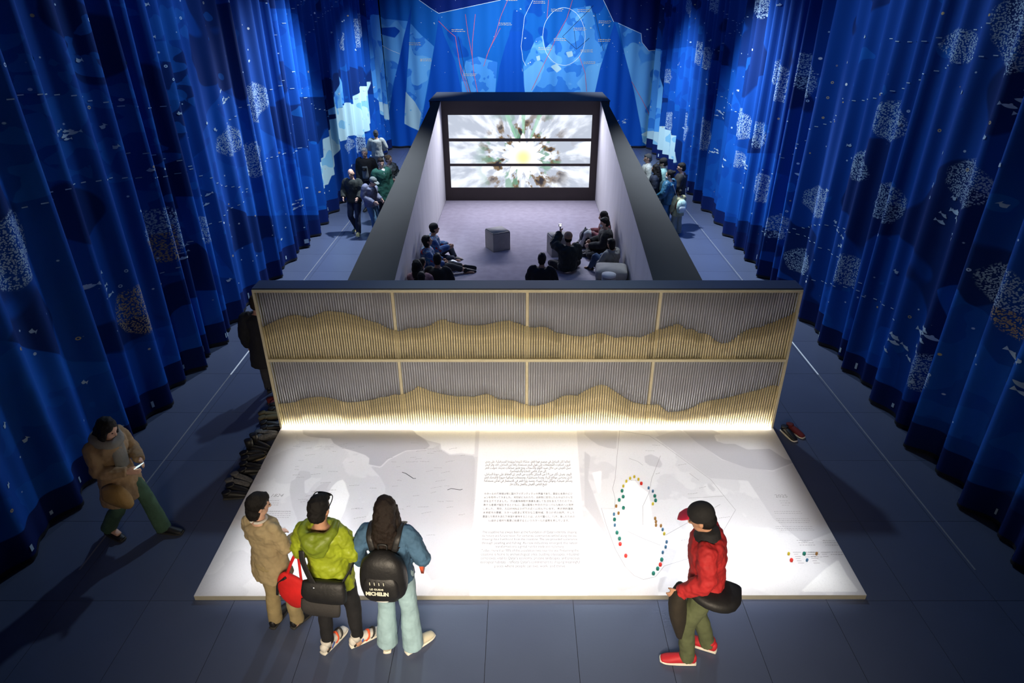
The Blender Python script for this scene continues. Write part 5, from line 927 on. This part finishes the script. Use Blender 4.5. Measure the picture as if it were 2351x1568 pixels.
thing_mesh('shirt_print', lambda b: loft(b, [(-.05, .152, 1.20), (-.04, .152, 1.30)], [(.06, .012), (.05, .012)], (1, 0, 0), 2, 10, 3), cloth('white_print', (.5, .55, .6)), parent=rK)
thing_mesh('glasses', lambda b: [loft(b, [(s * .032 + .02 * math.cos(a), .115, 1.588 + .016 * math.sin(a)) for a in np.linspace(0, 2 * PI, 9)], [.0035] * 9, (0, 1, 0), 1, 6) for s in (-1, 1)], gm, parent=rK)
c_puff = cloth('blue_puffer_cloth', (.018, .085, .15), .5, .7, 22, .3)
rM, jM, mM = person('dark haired woman in a blue puffer jacket with a white face mask', 3.75, 16.08, 52, 1.62, dict(elL=(-.28, .02, 1.14), wrL=(-.17, .22, 1.0), wrR=(.20, .10, .92)), look=(24, -14), hair=('bun', BLACKHAIR), vox=VB, skin=SKIN2, top=dict(mat=c_puff, drop=.10, fat=.045, disp=.03, ds=.05), bottom=dict(mat=cloth('mid_blue_jeans', (.05, .15, .28)), flare=.01), shoes=SH_W)
Mh2 = Matrix.Scale(1.62 / 1.7, 4) @ Matrix.Translation(jM['hd']) @ Euler((math.radians(-14), 0, math.radians(24)), 'XYZ').to_matrix().to_4x4()
m_mask = cloth('white_face_mask', (.75, .78, .80)); thing_mesh('face_mask', lambda b: ball(b, (0, .062, -.045), (.055, .050, .045), None, 2), m_mask, parent=rM, M=Mh2)
bg = empty('handbag', mM @ Vector((.14, -.26, .80)), 'brown leather handbag on a long strap behind the blue puffer jacket', 'bag', math.radians(52)); gi = bg.matrix_basis.inverted()
m_lea = pm('brown_leather', (.16, .055, .03), .45, .2, 12)
thing_mesh('bag_body', lambda b: loft(b, [(.12, -.24, .74), (.12, -.25, .84), (.12, -.24, .92)], [(.15, .05), (.16, .06), (.14, .045)], (1, 0, 0), 3, 16, 4), m_lea, parent=bg, M=gi @ mM)
thing_mesh('strap', lambda b: loft(b, [(.06, -.24, .92), (-.02, -.215, 1.15), (-.10, -.14, 1.38)], [(.010, .005)] * 3, (1, 0, 0), 4, 8), pm('pale_strap', (.45, .42, .38), .6), parent=bg, M=gi @ mM)
o = thing_mesh('shopping_bag', lambda b: box(b, -.02, .02, -.17, .17, -.24, .20), pm('white_card_bag', (.72, .74, .76), .6), 'white paper shopping bag with a red stripe by the right pavilion wall', 'bag', smooth=False); o.location = (3.52, 15.95, .62); o.rotation_euler = (0, 0, math.radians(-30)); 
thing_mesh('stripe', lambda b: box(b, -.0215, .0215, -.171, .171, -.24, -.19), pm('red_stripe', (.5, .03, .06), .6), parent=o, smooth=False); thing_mesh('handle', lambda b: loft(b, [(0, -.08, .19), (0, -.05, .34), (0, .05, .34), (0, .08, .19)], [.006] * 4, (1, 0, 0), 4, 6), pm('white_cord', (.7, .7, .7), .7), parent=o)
c_khaki = cloth('khaki_child_cloth', (.32, .30, .17))
rN, jN, mN = person('child in khaki clothes with a white patterned backpack on the right', 4.02, 16.02, 14, 1.18, dict(hd=(0, .02, 1.545), elR=(.23, .10, 1.18), wrR=(.16, .20, 1.34)), look=(10, -6), hair=('short', BLACKHAIR), vox=.018, skin=SKIN2, top=dict(mat=c_khaki, drop=.20, fat=.045, hem=.03), bottom=dict(mat=cloth('beige_child_trousers', (.30, .29, .22)), flare=.04, thigh=.02), shoes=SH_W)
bq = empty('backpack', mN @ Vector((0, -.22, 1.0)), 'white backpack with green pattern on the back of the child', 'backpack', math.radians(14)); gi = bq.matrix_basis.inverted()
thing_mesh('backpack_body', lambda b: loft(b, [(0, -.20, .90), (0, -.24, 1.06), (0, -.23, 1.24), (0, -.19, 1.34)], [(.13, .07), (.18, .10), (.17, .09), (.10, .05)], (1, 0, 0), 4, 16, 2.8), pm('white_green_pattern_cloth', (.42, .60, .54), .8, .5, 20), parent=bq, M=gi @ mN)
thing_mesh('front_pocket', lambda b: loft(b, [(0, -.31, .95), (0, -.33, 1.05), (0, -.31, 1.14)], [(.11, .03), (.13, .04), (.11, .03)], (1, 0, 0), 3, 14, 3), pm('pale_white_cloth', (.62, .68, .66), .8), parent=bq, M=gi @ mN)

# --- visitors sitting on the carpet inside the pavilion
GZ = .012
c_print = pm('blue_red_print_cloth', (.06, .16, .34), .8, .3, 6)
nt = c_print.node_tree; rp = [n for n in nt.nodes if n.type == 'VALTORGB'][0].color_ramp
for p, c_ in ((.40, (.03, .09, .26)), (.49, (.22, .24, .30)), (.53, (.02, .12, .28)), (.60, (.34, .02, .02))):
    e = rp.elements.new(p); e.color = c_ + (1,)
rp.elements[0].color = (.02, .06, .20, 1)
for n in nt.nodes:
    if n.type == 'VALTORGB': n.color_ramp.interpolation = 'CONSTANT'
VS = .0145
KNEES = dict(knL=(-.12, .36, .40), anL=(-.12, .52, .07), knR=(.12, .34, .36), anR=(.13, .56, .07))
person('visitor in a black beret and blue red printed jacket against the left pavilion wall', -1.93, 14.05, -82, 1.70, dict(knL=(-.20, .34, .24), anL=(-.02, .44, .06), knR=(.28, .34, .14), anR=(.05, .40, .06), wrL=(-.10, .30, .34), wrR=(.10, .32, .36)), base=SIT, look=(10, 8), vox=VS, hair=('hat', BLACKHAIR, dict(name='beret', mat=c_blk)), top=dict(mat=c_print, fat=.035, drop=.0), bottom=dict(mat=c_navy), shoes=SH_B, z=GZ)
person('second visitor in a blue red printed jacket, leaning on the left pavilion wall', -1.96, 13.25, -80, 1.68, dict(knL=(-.12, .44, .16), anL=(-.11, .82, .07), knR=(.10, .42, .20), anR=(.10, .80, .07), wrL=(-.12, .30, .26), wrR=(.10, .30, .26), hd=(0, -.01, .765)), base=SIT, look=(6, 14), vox=VS, hair=('bob', BLACKHAIR), top=dict(mat=c_print, fat=.035, drop=.0), bottom=dict(mat=c_dkgrey, len=.75), shoes=SH_B, z=GZ)
o = thing_mesh('silver_bag', lambda b: loft(b, [(0, 0, .02), (.02, 0, .10), (0, 0, .17)], [(.13, .10), (.15, .12), (.08, .06)], (1, 0, 0), 3, 14, 3), pm('crinkled_silver_cloth', (.5, .52, .56), .25, .4, 25, .6, 40, metal=.6), 'crinkled silver bag lying between the seated visitors on the left', 'bag'); o.location = (-1.52, 13.55, GZ); o.rotation_euler = (0, 0, .4)
person('visitor in a black top and khaki trousers sitting with back turned on the left', -1.62, 12.04, -4, 1.74, dict(knL=(-.16, .34, .13), wrR=(.16, .26, .30)), base=SIT, look=(4, 6), vox=VS, hair=('short', BLACKHAIR), top=dict(mat=c_blk, fat=.03, drop=.0), bottom=dict(mat=cloth('khaki_trousers', (.17, .13, .07))), shoes=SH_B, z=GZ)
person('long haired visitor in a pink top sitting in the near left corner of the pavilion', -1.93, 11.72, -6, 1.70, dict(KNEES, hd=(-.05, .02, .765), elL=(-.20, .06, .33)), base=SIT, look=(0, 4), vox=VS, hair=('long', BLACKHAIR, .5), top=dict(mat=cloth('dusty_pink_cloth', (.30, .16, .18)), fat=.028, drop=.0), bottom=dict(mat=c_dkgrey), shoes=SH_B, z=GZ)
person('child with short dark hair sitting beside the long haired visitor in pink', -1.84, 11.30, 0, 1.56, dict(KNEES, elL=(-.20, .06, .33)), base=SIT, look=(0, 4), vox=.016, hair=('short', BLACKHAIR), top=dict(mat=c_navy, fat=.03, drop=.0), bottom=dict(mat=c_blk), shoes=SH_B, z=GZ)
m_str = pm('striped_shirt_cloth', (.32, .33, .40), .85, .5, 1.5, stretch=(2, 2, 26))
person('child in a striped shirt sitting behind the visitor in the black top', -1.97, 12.32, -30, 1.36, dict(KNEES, elL=(-.20, .06, .33)), base=SIT, look=(0, 4), vox=.016, hair=('short', BLACKHAIR), top=dict(mat=m_str, fat=.03, drop=.0), bottom=dict(mat=c_dkgrey), shoes=SH_B, z=GZ)
person('visitor in pale trousers with raised knees against the right pavilion wall', 2.02, 14.98, 84, 1.70, dict(KNEES, wrL=(-.10, .30, .38), wrR=(.10, .30, .38)), base=SIT, look=(0, -8), vox=VS, hair=('long', BLACKHAIR, .0), top=dict(mat=cloth('dull_red_print_cloth', (.22, .07, .08), .8, .3, 20, .6), fat=.03, drop=.0), bottom=dict(mat=cloth('pale_trousers', (.55, .54, .54))), shoes=SH_B, z=GZ)
rP, jP, mP = person('masked visitor in black sitting cross-legged against the right pavilion wall', 1.98, 14.40, 86, 1.76, dict(wrL=(-.10, .32, .26), wrR=(.10, .30, .30)), base=SIT, look=(4, -10), vox=VS, skin=SKIN2, hair=('short', BLACKHAIR), top=dict(mat=c_blk, fat=.045, drop=.0), bottom=dict(mat=c_blk), shoes=SH_B, z=GZ)
Mh3 = Matrix.Scale(1.76 / 1.7, 4) @ Matrix.Translation(jP['hd']) @ Euler((math.radians(-10), 0, math.radians(4)), 'XYZ').to_matrix().to_4x4()
thing_mesh('face_mask', lambda b: ball(b, (0, .060, -.045), (.058, .054, .048), None, 2), m_mask, parent=rP, M=Mh3)
bk_ = empty('backpack', (1.62, 15.0, GZ), 'navy backpack standing on the carpet by the right pavilion wall', 'backpack', math.radians(70))
thing_mesh('backpack_body', lambda b: loft(b, [(0, 0, .03), (0, .01, .18), (0, .02, .36), (0, .03, .44)], [(.15, .09), (.17, .12), (.15, .10), (.08, .05)], (1, 0, 0), 4, 18, 2.8), cloth('navy_backpack_nylon', (.014, .018, .035), .6), parent=bk_)
thing_mesh('strap', lambda b: loft(b, [(.06, .08, .40), (.07, .17, .30), (.07, .16, .10)], [(.02, .007)] * 3, (1, 0, 0), 4, 8, 3), m_bag, parent=bk_)
thing_mesh('grab_handle', lambda b: loft(b, [(-.04, .03, .44), (-.03, .03, .49), (.03, .03, .49), (.04, .03, .44)], [.009] * 4, (0, 1, 0), 4, 8), m_bag, parent=bk_)
rQ, jQ, mQ = person('visitor in a tan beanie and dark padded coat filming with a raised hand', 1.06, 13.38, 8, 1.72, dict(elL=(-.27, .14, .60), wrL=(-.13, .30, .78), elR=(.25, .05, .34), wrR=(.15, .25, .26), pel=(0, 0, .15)), base=SIT, look=(4, 6), vox=VS, hair=('hat', BLACKHAIR, dict(name='beanie', mat=cloth('tan_knit', (.40, .24, .15), .95, .5, 60))), top=dict(mat=cloth('dark_green_padded_cloth', (.012, .020, .020), .7, .5, 18), fat=.06, drop=.05, disp=.05), bottom=dict(mat=c_blk), shoes=SH_B, z=GZ)
cm = empty('pocket_camera', mQ @ Vector((-.10, .36, .93)), 'small camera on a grip held up by the visitor in the tan beanie', 'camera', math.radians(8)); gi = cm.matrix_basis.inverted()
thing_mesh('camera_body', lambda b: box(b, -.14, -.07, .35, .38, .91, .97), gm, parent=cm, M=gi @ mQ, smooth=False)
thing_mesh('display', lambda b: box(b, -.13, -.08, .347, .351, .92, .96), pm('lit_camera_display', (.5, .5, .5), .3, emit=(.9, .92, 1.0), estr=1.2), parent=cm, M=gi @ mQ, smooth=False)
thing_mesh('grip', lambda b: loft(b, [(-.11, .33, .78), (-.105, .36, .92)], [.014, .012], (1, 0, 0), 2, 8), gm, parent=cm, M=gi @ mQ)
person('visitor in black sitting alone with back turned in the middle of the pavilion', .45, 12.05, -10, 1.74, base=SIT, look=(0, 4), vox=VS, hair=('short', (.02, .014, .012)), top=dict(mat=c_blk, fat=.04, drop=.0), bottom=dict(mat=c_dkgrey), shoes=SH_B, z=GZ)
person('visitor in a grey hoodie reclining behind the wide pouf', 1.98, 13.22, 40, 1.55, dict(KNEES), base=SIT, look=(0, -4), vox=VS, hair=('bob', BLACKHAIR), top=dict(mat=cloth('grey_hoodie_cloth', (.24, .24, .23)), fat=.04, drop=.0, hood=cloth('grey_hood_cloth', (.22, .22, .21))), bottom=dict(mat=cloth('blue_jeans_seated', (.05, .09, .18))), shoes=SH_B, z=GZ)

# ------------------------------------------------------------------ shoes left beside the platform
def shoe(x, y, deg, mat, sole, label, group, high=False, z=0):
    r = empty('shoe', (x, y, z), label, 'shoe', math.radians(deg), group)
    thing_mesh('upper', lambda b: (loft(b, [(0, -.065, .058), (0, -.01, .060), (0, .08, .052), (0, .17, .036), (0, .205, .030)], [(.034, .042), (.040, .046), (.045, .040), (.046, .028), (.034, .018)], (1, 0, 0), 3, 14),
               loft(b, [(0, -.03, .07), (0, -.035, .20 if high else .105)], [(.040, .05), (.046, .055)], (1, 0, 0), 2, 14, 2, .1)), mat, parent=r)
    thing_mesh('sole', lambda b: loft(b, [(0, -.078, .016), (0, 0, .014), (0, .09, .014), (0, .18, .016), (0, .215, .019)], [(.036, .014), (.043, .014), (.050, .014), (.051, .014), (.036, .012)], (1, 0, 0), 3, 14, 2.4), sole, parent=r)
    thing_mesh('laces', lambda b: [loft(b, [(-.028, .03 + .03 * k, .084 - .008 * k), (0, .035 + .03 * k, .096 - .009 * k), (.028, .03 + .03 * k, .084 - .008 * k)], [.005] * 3, (0, 1, 0), 2, 6) for k in range(3)], sole, parent=r)['kind'] = 'stuff'
m_ol = pm('olive_suede', (.10, .085, .045), .9); m_dr = pm('dark_red_shoe_cloth', (.12, .012, .015), .8); m_gy = pm('grey_mesh_shoe', (.10, .10, .105), .9, .4, 60)
SHO = [(-3.60, 8.05, -62, m_dr, s_dksole, "dark red shoes at the slatted wall's left end"), (-3.53, 7.88, -70, s_blk, s_white, "black white-soled shoes by the slatted wall's left post"),
       (-3.55, 7.66, -85, m_ol, s_dksole, "olive suede shoes by the platform's left back corner"), (-3.52, 7.42, -80, s_blk, s_dksole, 'plain black shoes next to the olive suede pair'),
       (-3.50, 7.20, -78, m_gy, s_dksole, 'grey mesh shoes in the row left of the platform'), (-3.52, 6.97, -95, s_blk, s_dksole, 'black high boots in the row left of the platform'),
       (-3.46, 6.74, -70, s_blk, pm('tan_gum_sole', (.30, .24, .14), .7), 'black shoes with tan soles left of the platform'), (-3.44, 6.50, -80, s_blk, s_dksole, "black shoes, third pair from the row's near end"),
       (-3.44, 6.29, -86, m_gy, s_dksole, "dark grey shoes, second pair from the row's near end"), (-3.42, 6.07, -88, s_blk, s_dksole, 'black shoes, nearest pair of the row left of the platform')]
for k, (x, y, a, mt, so, lab) in enumerate(SHO):
    random.seed(k + 20); a += random.uniform(-16, 16); x += random.uniform(-.07, .03)
    for q in (-1, 1):
        t = math.radians(a); shoe(x + q * .058 * math.cos(t) - .03, y + q * .058 * math.sin(t), a + q * random.uniform(3, 16), mt, so, ('left' if q < 0 else 'right') + ' one of the ' + lab, 'pair of ' + lab, high='boots' in lab)
for q in (-1, 1): shoe(3.74 + q * .05, 7.36 + .03 * q, 205 + q * 6, m_dr if q > 0 else s_blk, s_white, ('dark red' if q > 0 else 'white-soled black') + ' shoe at the right end of the slatted wall', 'shoes by the right end of the wall')

# ------------------------------------------------------------------ bake the shaping modifiers
bpy.context.view_layer.update()
dg = bpy.context.evaluated_depsgraph_get(); dg.update()
NEW = [(o, bpy.data.meshes.new_from_object(o.evaluated_get(dg))) for o in PENDING]
for o, me in NEW:
    o.modifiers.clear(); o.data = me
    me.polygons.foreach_set('use_smooth', [True] * len(me.polygons))
    if 'top' in o: del o['top']
for o in list(SC.objects):
    if 'top' in o.keys(): del o['top']
